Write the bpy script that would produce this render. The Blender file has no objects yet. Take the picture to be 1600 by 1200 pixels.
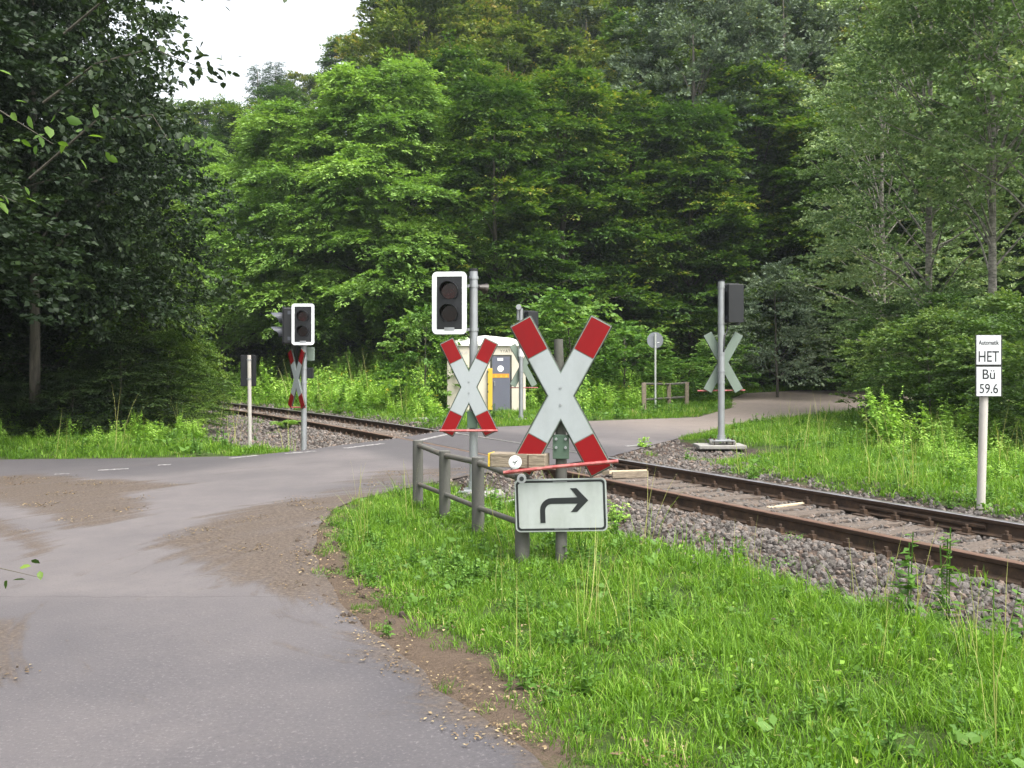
import bpy, math, random
import numpy as np
from mathutils import Vector, Matrix, noise as mnoise
from mathutils.geometry import delaunay_2d_cdt

random.seed(7)
RNG = np.random.default_rng(11)
sc = bpy.context.scene
COL = sc.collection
R = math.radians

# ------------------------------------------------------------------ camera
FPX, HOR, CAMZ = 1400.0, 575.0, 1.45
cam_d = bpy.data.cameras.new('camera')
cam_d.sensor_width = 36.0
cam_d.lens = 36.0 * FPX / 1600.0
cam_d.shift_y = -25.0 / 1600.0
cam_d.clip_end = 2000
cam = bpy.data.objects.new('camera', cam_d)
COL.objects.link(cam)
cam.location = (0, 0, CAMZ)
cam.rotation_euler = (R(90), 0, 0)
sc.camera = cam

# ------------------------------------------------------------------ light
SUN_EL, SUN_AZ = 60.0, 138.0          # azimuth clockwise from +Y
world = bpy.data.worlds.new('World')
sc.world = world
world.use_nodes = True
wn = world.node_tree
wn.nodes.clear()
sky = wn.nodes.new('ShaderNodeTexSky')
sky.sky_type = 'NISHITA'
sky.sun_disc = False
sky.sun_elevation = R(SUN_EL)
sky.sun_rotation = R(SUN_AZ)
sky.air_density = 1.6
sky.dust_density = 6.0
sky.ozone_density = 1.0
hs = wn.nodes.new('ShaderNodeHueSaturation')
hs.inputs['Saturation'].default_value = 0.25
bg = wn.nodes.new('ShaderNodeBackground')
bg.inputs['Strength'].default_value = 0.15
wo = wn.nodes.new('ShaderNodeOutputWorld')
wn.links.new(sky.outputs[0], hs.inputs['Color'])
wn.links.new(hs.outputs[0], bg.inputs['Color'])
wn.links.new(bg.outputs[0], wo.inputs['Surface'])
sun_d = bpy.data.lights.new('sun', 'SUN')
sun_d.energy = 1.5
sun_d.angle = R(25)
sun_d.color = (1.0, 0.96, 0.88)
sun = bpy.data.objects.new('sun', sun_d)
COL.objects.link(sun)
sdir = Vector((math.sin(R(SUN_AZ)) * math.cos(R(SUN_EL)), math.cos(R(SUN_AZ)) * math.cos(R(SUN_EL)), math.sin(R(SUN_EL))))
sun.rotation_euler = sdir.to_track_quat('Z', 'Y').to_euler()
sc.view_settings.view_transform = 'Standard'
sc.view_settings.look = 'None'
sc.view_settings.gamma = 1
sc.view_settings.exposure = 1.58
sc.view_settings.use_curve_mapping = False
sc.cycles.max_bounces = 8
sc.cycles.diffuse_bounces = 5
sc.cycles.transmission_bounces = 6
sc.cycles.use_denoising = True

# ------------------------------------------------------------------ helpers
def px(u, v, z=0.0):
    Y = FPX * (CAMZ - z) / (v - HOR)
    return ((u - 800.0) / FPX * Y, Y)

def tag(o, label=None, cat=None, group=None, kind=None):
    if label: o['label'] = label
    if cat: o['category'] = cat
    if group: o['group'] = group
    if kind: o['kind'] = kind
    return o

def empty(name, loc, rz=0.0, label=None, cat=None, group=None):
    o = bpy.data.objects.new(name, None)
    o.empty_display_size = 0.2
    o.location = loc
    o.rotation_euler = (0, 0, rz)
    COL.objects.link(o)
    return tag(o, label, cat, group)

def link_mesh(name, me, mat=None, parent=None):
    o = bpy.data.objects.new(name, me)
    if mat is not None and not me.materials:
        me.materials.append(mat)
    COL.objects.link(o)
    if parent is not None:
        o.parent = parent
    return o

class MB:
    """collects shapes for ONE mesh object"""
    def __init__(s):
        s.v, s.f = [], []
    def add(s, v, f):
        b = len(s.v)
        s.v += [tuple(p) for p in v]
        s.f += [tuple(i + b for i in q) for q in f]
        return s
    def box(s, c, d, M=None):
        x, y, z = d[0] / 2, d[1] / 2, d[2] / 2
        P = [(sx * x, sy * y, sz * z) for sz in (-1, 1) for sy in (-1, 1) for sx in (-1, 1)]
        if M is not None:
            P = [tuple(M @ Vector(p)) for p in P]
        P = [(p[0] + c[0], p[1] + c[1], p[2] + c[2]) for p in P]
        return s.add(P, [(0, 2, 3, 1), (4, 5, 7, 6), (0, 1, 5, 4), (2, 6, 7, 3), (0, 4, 6, 2), (1, 3, 7, 5)])
    def tube(s, pts, rad, n=10, cap=True):
        pts = [Vector(p) for p in pts]
        if not hasattr(rad, '__len__'):
            rad = [rad] * len(pts)
        V, F = [], []
        ref = None
        for i, p in enumerate(pts):
            d = (pts[min(i + 1, len(pts) - 1)] - pts[max(i - 1, 0)]).normalized()
            if ref is None:
                ref = Vector((0, 0, 1)) if abs(d.z) < 0.9 else Vector((1, 0, 0))
            a = (ref - d * ref.dot(d)).normalized()
            ref = a
            b = d.cross(a)
            for k in range(n):
                t = 2 * math.pi * k / n
                V.append(p + (a * math.cos(t) + b * math.sin(t)) * rad[i])
        for i in range(len(pts) - 1):
            for k in range(n):
                k2 = (k + 1) % n
                F.append((i * n + k, i * n + k2, (i + 1) * n + k2, (i + 1) * n + k))
        if cap:
            F.append(tuple(range(n - 1, -1, -1)))
            F.append(tuple((len(pts) - 1) * n + k for k in range(n)))
        return s.add(V, F)
    def prism(s, poly, y0, y1):
        """poly in x,z; extruded along y (y0 = front)"""
        n = len(poly)
        V = [(p[0], y0, p[1]) for p in poly] + [(p[0], y1, p[1]) for p in poly]
        F = [tuple(range(n)), tuple(range(2 * n - 1, n - 1, -1))]
        for k in range(n):
            k2 = (k + 1) % n
            F.append((k2, k, n + k, n + k2))
        return s.add(V, F)
    def ring(s, outer, inner, y0, y1):
        n = len(outer)
        V = [(p[0], y0, p[1]) for p in outer] + [(p[0], y0, p[1]) for p in inner] + \
            [(p[0], y1, p[1]) for p in outer] + [(p[0], y1, p[1]) for p in inner]
        F = []
        for k in range(n):
            j = (k + 1) % n
            F += [(k, j, n + j, n + k), (2 * n + j, 2 * n + k, 3 * n + k, 3 * n + j),
                  (j, k, 2 * n + k, 2 * n + j), (n + k, n + j, 3 * n + j, 3 * n + k)]
        return s.add(V, F)
    def build(s, name, mat, parent=None, smooth=False, bevel=0.0):
        me = bpy.data.meshes.new(name)
        me.from_pydata(s.v, [], s.f)
        me.update()
        if smooth:
            me.shade_smooth()
            try:
                me.set_sharp_from_angle(angle=R(38))
            except Exception:
                pass
        o = link_mesh(name, me, mat, parent)
        if bevel:
            m = o.modifiers.new('bevel', 'BEVEL')
            m.width = bevel
            m.segments = 2
            m.limit_method = 'ANGLE'
        return o

def rrect(w, h, r, cx=0.0, cz=0.0, n=5):
    P = []
    for sx, sz, a0 in ((1, 1, 0), (-1, 1, 90), (-1, -1, 180), (1, -1, 270)):
        for k in range(n + 1):
            a = R(a0 + 90 * k / n)
            P.append((cx + sx * (w / 2 - r) + r * math.cos(a), cz + sz * (h / 2 - r) + r * math.sin(a)))
    return P

def circ(r, cx=0.0, cz=0.0, n=24):
    return [(cx + r * math.cos(2 * math.pi * k / n), cz + r * math.sin(2 * math.pi * k / n)) for k in range(n)]

def np_mesh(name, V, F, mat=None, attrs=None, smooth=False):
    """fast mesh from numpy arrays, all faces with the same corner count"""
    me = bpy.data.meshes.new(name)
    V = np.ascontiguousarray(V, dtype=np.float32)
    F = np.ascontiguousarray(F, dtype=np.int32)
    k = F.shape[1]
    me.vertices.add(len(V))
    me.vertices.foreach_set('co', V.ravel())
    me.loops.add(F.size)
    me.loops.foreach_set('vertex_index', F.ravel())
    me.polygons.add(len(F))
    me.polygons.foreach_set('loop_start', np.arange(0, F.size, k, dtype=np.int32))
    me.polygons.foreach_set('loop_total', np.full(len(F), k, dtype=np.int32))
    if smooth:
        me.polygons.foreach_set('use_smooth', np.ones(len(F), dtype=bool))
    me.update(calc_edges=True)
    for nm, arr in (attrs or {}).items():
        a = me.attributes.new(nm, 'FLOAT', 'POINT')
        a.data.foreach_set('value', np.ascontiguousarray(arr, dtype=np.float32))
    if mat is not None:
        me.materials.append(mat)
    return me

# ------------------------------------------------------------------ materials
class NT:
    def __init__(s, name):
        s.m = bpy.data.materials.new(name)
        s.m.use_nodes = True
        s.t = s.m.node_tree
        s.t.nodes.clear()
        s.out = s.t.nodes.new('ShaderNodeOutputMaterial')
        s._tc = None
    def n(s, typ, **kw):
        nd = s.t.nodes.new(typ)
        for k, v in kw.items():
            if k.startswith('i_'):
                nd.inputs[k[2:].replace('_', ' ')].default_value = v
            else:
                setattr(nd, k, v)
        return nd
    def l(s, a, b):
        s.t.links.new(a, b)
    def coords(s, space='Object'):
        if s._tc is None:
            s._tc = s.n('ShaderNodeTexCoord')
        return s._tc.outputs[space]
    def noise(s, scale, detail=4, rough=0.55, dist=0.0, vec=None, stretch=None):
        nd = s.n('ShaderNodeTexNoise')
        nd.inputs['Scale'].default_value = scale
        nd.inputs['Detail'].default_value = detail
        nd.inputs['Roughness'].default_value = rough
        nd.inputs['Distortion'].default_value = dist
        v = vec or s.coords()
        if stretch:
            mp = s.n('ShaderNodeMapping')
            mp.inputs['Scale'].default_value = stretch
            s.l(v, mp.inputs['Vector'])
            v = mp.outputs[0]
        s.l(v, nd.inputs['Vector'])
        return nd.outputs['Fac']
    def vor(s, scale, feature='F1', out='Distance'):
        nd = s.n('ShaderNodeTexVoronoi', feature=feature)
        nd.inputs['Scale'].default_value = scale
        s.l(s.coords(), nd.inputs['Vector'])
        return nd.outputs[out]
    def ramp(s, fac, stops, interp='LINEAR'):
        nd = s.n('ShaderNodeValToRGB')
        cr = nd.color_ramp
        cr.interpolation = interp
        while len(cr.elements) < len(stops):
            cr.elements.new(0.5)
        for e, (p, c) in zip(cr.elements, stops):
            e.position = p
            e.color = (c, c, c, 1) if not hasattr(c, '__len__') else (*c, 1)
        s.l(fac, nd.inputs['Fac'])
        return nd.outputs['Color']
    def mix(s, fac, a, b, mode='MIX'):
        nd = s.n('ShaderNodeMix', data_type='RGBA', blend_type=mode)
        for sock, val in ((nd.inputs[0], fac), (nd.inputs[6], a), (nd.inputs[7], b)):
            if hasattr(val, 'is_linked'):
                s.l(val, sock)
            elif hasattr(val, '__len__'):
                sock.default_value = (*val, 1)
            else:
                sock.default_value = val
        return nd.outputs[2]
    def math(s, op, a, b=0.0, clamp=False):
        nd = s.n('ShaderNodeMath', operation=op, use_clamp=clamp)
        for sock, val in ((nd.inputs[0], a), (nd.inputs[1], b)):
            if hasattr(val, 'is_linked'):
                s.l(val, sock)
            else:
                sock.default_value = val
        return nd.outputs[0]
    def attr(s, name):
        nd = s.n('ShaderNodeAttribute')
        nd.attribute_name = name
        return nd.outputs['Fac']
    def bump(s, h, strength=0.5, dist=0.02):
        nd = s.n('ShaderNodeBump')
        nd.inputs['Strength'].default_value = strength
        nd.inputs['Distance'].default_value = dist
        s.l(h, nd.inputs['Height'])
        return nd.outputs[0]
    def pbr(s, col, rough=0.6, metal=0.0, bump=None, spec=0.5):
        p = s.n('ShaderNodeBsdfPrincipled')
        for k, val in (('Base Color', col), ('Roughness', rough), ('Metallic', metal), ('Specular IOR Level', spec)):
            if hasattr(val, 'is_linked'):
                s.l(val, p.inputs[k])
            elif hasattr(val, '__len__'):
                p.inputs[k].default_value = (*val, 1)
            else:
                p.inputs[k].default_value = val
        if bump is not None:
            s.l(bump, p.inputs['Normal'])
        s.l(p.outputs[0], s.out.inputs['Surface'])
        s.p = p
        return s.m

def worn(name, col, rough=0.5, metal=0.0, dirt=(0.12, 0.11, 0.08), amount=0.35, scale=9.0, stretch=(1, 1, 0.25), bump=0.15, spec=0.5):
    m = NT(name)
    n1 = m.noise(scale, 5, 0.6, stretch=stretch)
    n2 = m.noise(scale * 6, 3)
    f = m.math('MULTIPLY', m.ramp(n1, [(0.42, 0.0), (0.72, 1.0)]), amount)
    c = m.mix(f, col, dirt)
    c = m.mix(m.math('MULTIPLY', m.ramp(n2, [(0.3, 0.0), (0.7, 1.0)]), 0.12), c, tuple(min(1, x * 1.35) for x in col))
    return m.pbr(c, rough, metal, m.bump(n2, bump, 0.004), spec)

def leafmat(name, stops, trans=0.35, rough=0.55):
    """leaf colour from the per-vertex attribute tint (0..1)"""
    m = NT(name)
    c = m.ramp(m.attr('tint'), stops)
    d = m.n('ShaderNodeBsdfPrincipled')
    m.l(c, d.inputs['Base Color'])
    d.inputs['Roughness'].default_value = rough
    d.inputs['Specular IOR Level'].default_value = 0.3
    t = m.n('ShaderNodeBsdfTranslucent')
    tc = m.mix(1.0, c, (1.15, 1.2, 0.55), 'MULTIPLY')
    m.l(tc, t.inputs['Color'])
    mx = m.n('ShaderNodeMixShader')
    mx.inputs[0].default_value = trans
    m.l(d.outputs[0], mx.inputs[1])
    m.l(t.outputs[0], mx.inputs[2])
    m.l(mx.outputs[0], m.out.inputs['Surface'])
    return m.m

M = {}
M['galv'] = worn('galvanised_steel', (0.315, 0.33, 0.345), 0.42, 0.55, (0.2, 0.2, 0.19), 0.5, 14, (1, 1, 0.4))
M['concrete_post'] = worn('weathered_grey_post', (0.080, 0.078, 0.070), 0.85, 0, (0.06, 0.065, 0.045), 0.7, 8, (1, 1, 0.3), 0.6)
M['rail_tube'] = worn('painted_tube', (0.09, 0.09, 0.078), 0.7, 0.1, (0.09, 0.06, 0.04), 0.8, 12, (1, 1, 1), 0.4)
M['white_post'] = worn('white_post', (0.416, 0.392, 0.36), 0.6, 0, (0.22, 0.2, 0.15), 0.5, 6)
M['sign_white'] = worn('reflective_white', (0.2852, 0.31, 0.3224), 0.35, 0, (0.17, 0.19, 0.17), 0.42, 3.5)
M['plate_white'] = worn('plate_white', (0.3432, 0.3696, 0.363), 0.35, 0, (0.17, 0.19, 0.15), 0.55, 4)
M['text_white'] = worn('board_white', (0.5184, 0.54, 0.5616), 0.4, 0, (0.5, 0.5, 0.48), 0.2, 6)
M['red'] = worn('signal_red', (0.185, 0.0035, 0.0055), 0.5, 0, (0.11, 0.006, 0.007), 0.45, 5, (1, 1, 0.4), 0.15, 0.2)
M['red_bar'] = worn('faded_red', (0.252, 0.042, 0.042), 0.5, 0, (0.5, 0.25, 0.22), 0.6, 20)
M['back_green'] = worn('sign_back', (0.1445, 0.187, 0.153), 0.6, 0.1, (0.11, 0.14, 0.11), 0.5, 8)
M['bracket'] = worn('green_bracket', (0.06, 0.102, 0.072), 0.55, 0.2, (0.07, 0.09, 0.06), 0.5, 12)
M['black'] = worn('black_enamel', (0.004, 0.005, 0.007), 0.45, 0, (0.010, 0.010, 0.011), 0.5, 10)
M['edge'] = worn('dark_edge', (0.02, 0.022, 0.02), 0.6)
M['ink'] = NT('ink').pbr((0.012, 0.014, 0.016), 0.45)
M['border_white'] = worn('border_white', (0.60, 0.63, 0.63), 0.4, 0, (0.6, 0.62, 0.6), 0.25, 9)
M['hood_grey'] = worn('visor_grey', (0.055, 0.060, 0.075), 0.4, 0, (0.05, 0.05, 0.06), 0.6, 9)
def lens(name, c):
    m = NT(name)
    return m.pbr(m.mix(m.ramp(m.vor(60), [(0.1, 0.0), (0.6, 1.0)]), tuple(x * 0.5 for x in c), tuple(x * 0.2 for x in c)), 0.08)
M['lens_red'] = lens('red_lens', (0.09, 0.006, 0.008))
M['lens_amber'] = lens('dark_lens', (0.035, 0.012, 0.008))
M['hut_wall'] = worn('hut_render', (0.52, 0.48, 0.40), 0.9, 0, (0.36, 0.32, 0.26), 0.35, 3, (1, 1, 0.5), 0.5)
M['hut_roof'] = worn('hut_roof', (0.684, 0.6745, 0.627), 0.85, 0, (0.45, 0.44, 0.38), 0.3, 3)
M['hut_door'] = worn('hut_door', (0.105, 0.112, 0.147), 0.5, 0.1, (0.10, 0.10, 0.13), 0.4, 5)
M['yellow'] = worn('yellow_paint', (0.52, 0.36, 0.032), 0.5, 0, (0.45, 0.3, 0.05), 0.3, 9)
M['orange'] = worn('orange_label', (0.6, 0.25, 0.02), 0.5)
M['label_white'] = NT('label_white').pbr((0.75, 0.75, 0.75), 0.5)
M['concrete'] = worn('concrete', (0.225, 0.2175, 0.2025), 0.9, 0, (0.14, 0.13, 0.11), 0.6, 7, (1, 1, 1), 0.8)
M['paint'] = None
m = NT('old_timber')
g = m.noise(6, 5, 0.6, 1.0, stretch=(1.5, 14, 14))
M['timber'] = m.pbr(m.ramp(g, [(0.3, (0.10, 0.08, 0.06)), (0.55, (0.22, 0.18, 0.13)), (0.8, (0.33, 0.27, 0.19))]), 0.85, 0, m.bump(g, 0.6, 0.01))
m = NT('fresh_timber')
g = m.noise(6, 4, 0.6, 1.0, stretch=(1.5, 14, 14))
M['timber_light'] = m.pbr(m.ramp(g, [(0.3, (0.32, 0.25, 0.16)), (0.7, (0.55, 0.46, 0.32))]), 0.8, 0, m.bump(g, 0.3, 0.01))
m = NT('sleeper_wood')
g = m.noise(5, 6, 0.65, 1.5, stretch=(1.2, 12, 12))
M['sleeper'] = m.pbr(m.ramp(g, [(0.3, (0.05, 0.038, 0.03)), (0.6, (0.13, 0.102, 0.082)), (0.8, (0.20, 0.165, 0.135))]), 0.9, 0, m.bump(g, 1.0, 0.02))
m = NT('rail_rust')
g = m.noise(9, 6, 0.65)
M['rust'] = m.pbr(m.ramp(g, [(0.3, (0.020, 0.012, 0.008)), (0.55, (0.055, 0.032, 0.018)), (0.8, (0.12, 0.068, 0.036))]), 0.8, 0.1, m.bump(g, 0.5, 0.006))
m = NT('rail_head')
g = m.noise(4, 4, 0.6, stretch=(1, 1, 1))
M['rail_head'] = m.pbr(m.ramp(g, [(0.35, (0.36, 0.32, 0.31)), (0.65, (0.52, 0.50, 0.52))]), 0.3, 0.85)
M['rail_side'] = worn('head_side', (0.045, 0.027, 0.018), 0.6, 0.3, (0.07, 0.04, 0.025), 0.6, 20)
m = NT('bark')
g = m.noise(10, 6, 0.65, 0.5, stretch=(1, 1, 0.25))
M['bark'] = m.pbr(m.ramp(g, [(0.3, (0.035, 0.032, 0.025)), (0.6, (0.10, 0.09, 0.07)), (0.8, (0.12, 0.11, 0.085))]), 0.95, 0, m.bump(g, 1.0, 0.03))
m = NT('pale_bark')
g = m.noise(6, 6, 0.65, 0.5, stretch=(1, 1, 2.5))
M['pale_bark'] = m.pbr(m.ramp(g, [(0.35, (0.07, 0.065, 0.055)), (0.55, (0.24, 0.22, 0.19)), (0.8, (0.36, 0.34, 0.30))]), 0.9, 0, m.bump(g, 0.5, 0.02))

# leaves: dark inner tone to fresh tip tone
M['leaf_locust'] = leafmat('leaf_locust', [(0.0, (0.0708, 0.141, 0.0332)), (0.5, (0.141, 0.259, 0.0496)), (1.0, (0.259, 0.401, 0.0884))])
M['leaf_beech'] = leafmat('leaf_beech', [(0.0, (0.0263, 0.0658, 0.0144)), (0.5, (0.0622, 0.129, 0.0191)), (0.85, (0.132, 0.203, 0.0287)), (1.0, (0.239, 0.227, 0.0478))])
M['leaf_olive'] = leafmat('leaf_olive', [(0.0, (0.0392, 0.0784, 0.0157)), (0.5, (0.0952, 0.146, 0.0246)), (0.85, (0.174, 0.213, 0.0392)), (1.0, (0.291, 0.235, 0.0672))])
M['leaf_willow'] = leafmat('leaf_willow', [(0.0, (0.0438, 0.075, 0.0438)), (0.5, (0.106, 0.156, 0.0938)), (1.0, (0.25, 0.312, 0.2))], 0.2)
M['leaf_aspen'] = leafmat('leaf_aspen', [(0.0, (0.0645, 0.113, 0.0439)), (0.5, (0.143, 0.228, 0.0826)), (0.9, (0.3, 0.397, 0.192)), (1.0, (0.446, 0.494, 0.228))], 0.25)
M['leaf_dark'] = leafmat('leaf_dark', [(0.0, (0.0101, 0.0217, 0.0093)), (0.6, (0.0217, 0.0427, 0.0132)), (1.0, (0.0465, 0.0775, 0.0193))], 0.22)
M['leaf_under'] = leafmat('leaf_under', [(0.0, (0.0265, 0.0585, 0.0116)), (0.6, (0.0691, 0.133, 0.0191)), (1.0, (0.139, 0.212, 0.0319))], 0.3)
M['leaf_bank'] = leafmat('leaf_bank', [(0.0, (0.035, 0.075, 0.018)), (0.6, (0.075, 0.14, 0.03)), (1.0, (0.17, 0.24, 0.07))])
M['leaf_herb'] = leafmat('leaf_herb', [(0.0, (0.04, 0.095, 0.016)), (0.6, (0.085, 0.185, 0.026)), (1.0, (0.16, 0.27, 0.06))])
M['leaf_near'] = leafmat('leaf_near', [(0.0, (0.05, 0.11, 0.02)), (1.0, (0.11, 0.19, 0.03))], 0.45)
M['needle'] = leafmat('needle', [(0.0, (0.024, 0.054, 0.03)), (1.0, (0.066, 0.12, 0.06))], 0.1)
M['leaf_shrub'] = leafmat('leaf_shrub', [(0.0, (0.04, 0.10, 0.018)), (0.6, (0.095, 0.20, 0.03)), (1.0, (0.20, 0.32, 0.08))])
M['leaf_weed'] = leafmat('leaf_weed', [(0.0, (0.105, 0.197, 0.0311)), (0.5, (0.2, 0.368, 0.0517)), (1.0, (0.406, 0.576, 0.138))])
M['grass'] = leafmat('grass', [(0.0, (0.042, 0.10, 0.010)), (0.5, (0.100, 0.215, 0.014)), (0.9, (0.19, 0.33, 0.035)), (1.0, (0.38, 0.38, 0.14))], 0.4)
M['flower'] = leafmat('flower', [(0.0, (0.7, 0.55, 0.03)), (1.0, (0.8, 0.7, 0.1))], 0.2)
M['litter'] = leafmat('litter', [(0.0, (0.05, 0.035, 0.02)), (0.6, (0.16, 0.11, 0.06)), (1.0, (0.34, 0.27, 0.15))], 0.1)
m = NT('ballast_stone')
oi = m.n('ShaderNodeObjectInfo')
g = m.noise(30, 4, 0.6)
c = m.ramp(oi.outputs['Random'], [(0.0, (0.042, 0.037, 0.033)), (0.35, (0.088, 0.081, 0.074)), (0.7, (0.150, 0.138, 0.128)), (0.93, (0.15, 0.105, 0.075)), (1.0, (0.25, 0.22, 0.20))])
M['stone'] = m.pbr(m.mix(m.math('MULTIPLY', g, 0.5), c, (0.09, 0.07, 0.06)), 0.9, 0, m.bump(g, 0.6, 0.01))

# ------------------------------------------------------------------ terrain functions
def xc(Y):                                  # centre line of the track
    Y = np.asarray(Y, float)
    return 7.54 - 0.5114 * Y - 0.0045 * np.maximum(0, Y - 15) ** 2

def tdist(X, Y):                            # signed distance from the track, + on the far side
    Y = np.asarray(Y, float)
    sl = -0.5114 - 0.009 * np.maximum(0, Y - 15)
    return (X - xc(Y)) / np.sqrt(1 + sl * sl)

def sstep(a, b, x):
    t = np.clip((x - a) / (b - a), 0, 1)
    return t * t * (3 - 2 * t)

def zroad(X, Y):
    t = tdist(X, Y)
    z = 0.10 * sstep(-7.0, -1.6, t)
    return z + 0.030 * np.maximum(0, Y - 30) * (t > 0) * sstep(2, 8, t)

def poly_sd(X, Y, P):
    """signed distance to polygon, + inside"""
    X = np.asarray(X, float); Y = np.asarray(Y, float)
    d = np.full(X.shape, 1e9)
    ins = np.zeros(X.shape, bool)
    n = len(P)
    for i in range(n):
        x0, y0 = P[i]; x1, y1 = P[(i + 1) % n]
        ex, ey = x1 - x0, y1 - y0
        t = np.clip(((X - x0) * ex + (Y - y0) * ey) / (ex * ex + ey * ey + 1e-12), 0, 1)
        d = np.minimum(d, (X - x0 - t * ex) ** 2 + (Y - y0 - t * ey) ** 2)
        if y0 != y1:
            c = ((y0 > Y) != (y1 > Y)) & (X < (x1 - x0) * (Y - y0) / (y1 - y0) + x0)
            ins ^= c
    d = np.sqrt(d)
    return np.where(ins, d, -d)

def P3(lst, z=0.0):
    return [px(u, v, z) for u, v in lst]

# asphalt outline (world x, y), anticlockwise from the camera's left
ROAD = ([(0.62, 1.0), (0.42, 2.0), (0.30, 2.8)]
        + P3([(837, 1189), (790, 1158), (759, 1136), (721, 1106), (680, 1084), (665, 1057), (612, 1024), (582, 997), (540, 960), (510, 915), (492, 870), (494, 835), (520, 805), (560, 788)])
        + P3([(640, 766), (700, 755), (800, 738)], 0.05)
        + [px(885, 727, 0.08), px(960, 712, 0.1)]
        + P3([(1010, 698), (1100, 674), (1160, 661), (1250, 649), (1335, 643)], 0.1)
        + [(14.5, 29.5), (24, 31.5), (40, 33), (40, 37), (24, 38.5), (17, 40.5), (13.0, 40.8), (10.0, 38.6), (8.6, 35.0), (7.5, 30.5)]
        + P3([(1090, 652), (1000, 655), (920, 658), (840, 664), (780, 667), (700, 672)], 0.1)
        + P3([(600, 692), (540, 699), (480, 706), (390, 713)], 0.05)
        + P3([(300, 718), (130, 717), (0, 718)])
        + [(-12, 14.6), (-20, 16), (-40, 17), (-40, 9), (-20, 8.6), (-11, 7.9), (-6.0, 7.0), (-3.9, 6.0), (-2.85, 5.0), (-2.45, 4.2), (-2.35, 3), (-2.3, 1.0)])
ROAD_Z = lambda X, Y: zroad(X, Y)

def densify(P, step=0.15, amp=0.04):
    out = []
    for i in range(len(P)):
        a = np.array(P[i]); b = np.array(P[(i + 1) % len(P)])
        L = np.hypot(*(b - a))
        st = step if max(a[1], b[1]) < 16 and abs(a[0]) < 12 else step * 3
        n = max(1, int(L / st))
        for k in range(n):
            p = a + (b - a) * k / n
            nz = mnoise.noise(Vector((p[0] * 2.2, p[1] * 2.2, 3.1))) + 0.5 * mnoise.noise(Vector((p[0] * 7, p[1] * 7, 1.1)))
            d = (b - a) / (L + 1e-9)
            out.append((p[0] - d[1] * nz * amp, p[1] + d[0] * nz * amp))
    return out
ROADN = densify(ROAD)

def ballast_half(Y, side):
    Y = np.asarray(Y, float)
    if side < 0:
        return 2.35 + 1.5 * sstep(13.5, 16.5, Y) - 1.2 * sstep(24, 36, Y)
    return 1.5 + 2.9 * sstep(12.4, 15.4, Y) * (1 - sstep(16.7, 17.6, Y))

def ballast_mask(X, Y):
    t = tdist(X, Y)
    e = np.where(t < 0, ballast_half(Y, -1) + t, ballast_half(Y, 1) - t)   # + inside
    return e

def hill(X, Y):
    d = (Y - 47) + 0.30 * np.minimum(X, 30)
    k = 0.32 + 0.016 * np.clip(X + 25, 0, 20)
    h = k * np.maximum(0, d)
    left = np.maximum(0, -X - 26 - 0.1 * Y) * 0.25 * sstep(15, 30, Y)       # left valley side
    return 60 * (1 - np.exp(-h / 60)) * 1.15 + np.minimum(left, 14)

def ground_z(X, Y):
    X = np.asarray(X, float); Y = np.asarray(Y, float)
    z = zroad(X, Y) - 0.012
    sd = poly_sd(X, Y, ROADC)
    e = ballast_mask(X, Y)
    t = tdist(X, Y)
    off = sstep(0.02, 0.35, -sd)                     # 1 well away from the asphalt
    bed = -0.078 + 0.042 * sstep(0.82, 1.0, np.abs(t)) - np.where(t < 0, 0.12, 0.02) * sstep(1.4, 2.5, np.abs(t))
    z = z + (bed - z) * sstep(-0.35, 0.25, e) * off
    # verges: slight dip beside the road, gentle lumps
    z = z + off * 0.02 * np.sin(X * 1.7 + 0.6 * Y) * np.cos(Y * 1.3 - 0.4 * X) * sstep(0.3, 1.5, -sd) * (e < -0.3)
    z = z + 0.95 * sstep(2.6, 10, t) * sstep(-1.5, -4.5, X) * sstep(21, 25, Y)
    z = np.where(sd > 0.16, z - 0.012, z)
    return z + hill(X, Y)
ROADC = ROAD

# ------------------------------------------------------------------ ground sheet
def axis(parts):
    out = []
    for a, b, s in parts:
        out += list(np.arange(a, b, s))
    return np.array(out + [parts[-1][1]])
gx = axis([(-300, -60, 20), (-60, -14, 2.0), (-14, 9, 0.2), (9, 60, 2.0), (60, 320, 20)])
gy = axis([(-40, 2, 3), (2, 22, 0.2), (22, 44, 0.6), (44, 150, 3), (150, 500, 25)])
GX, GY = np.meshgrid(gx, gy)
GZ = ground_z(GX.ravel(), GY.ravel())
nx, ny = len(gx), len(gy)
ii = np.arange(nx * ny).reshape(ny, nx)
F = np.stack([ii[:-1, :-1], ii[:-1, 1:], ii[1:, 1:], ii[1:, :-1]], -1).reshape(-1, 4)
X_, Y_ = GX.ravel(), GY.ravel()
sd_ = poly_sd(X_, Y_, ROAD)
m = NT('ground')
n1 = m.noise(1.3, 6, 0.6); n2 = m.noise(24, 6, 0.75); n3 = m.noise(70, 3, 0.6)
gr = m.ramp(n2, [(0.3, (0.016, 0.030, 0.008)), (0.55, (0.045, 0.075, 0.014)), (0.7, (0.085, 0.085, 0.035)), (0.8, (0.02, 0.035, 0.01))])
soil = m.mix(n3, m.ramp(n2, [(0.3, (0.035, 0.024, 0.017)), (0.7, (0.085, 0.060, 0.044))]), (0.115, 0.085, 0.062))
grav = m.mix(m.ramp(m.vor(38, out='Distance'), [(0.1, 0.0), (0.5, 1.0)]), (0.10, 0.083, 0.077), (0.03, 0.023, 0.020))
grav = m.mix(m.ramp(n1, [(0.45, 0.0), (0.75, 0.6)]), grav, (0.13, 0.085, 0.06))
lit = m.ramp(n2, [(0.3, (0.010, 0.009, 0.005)), (0.7, (0.028, 0.024, 0.013))])
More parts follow.
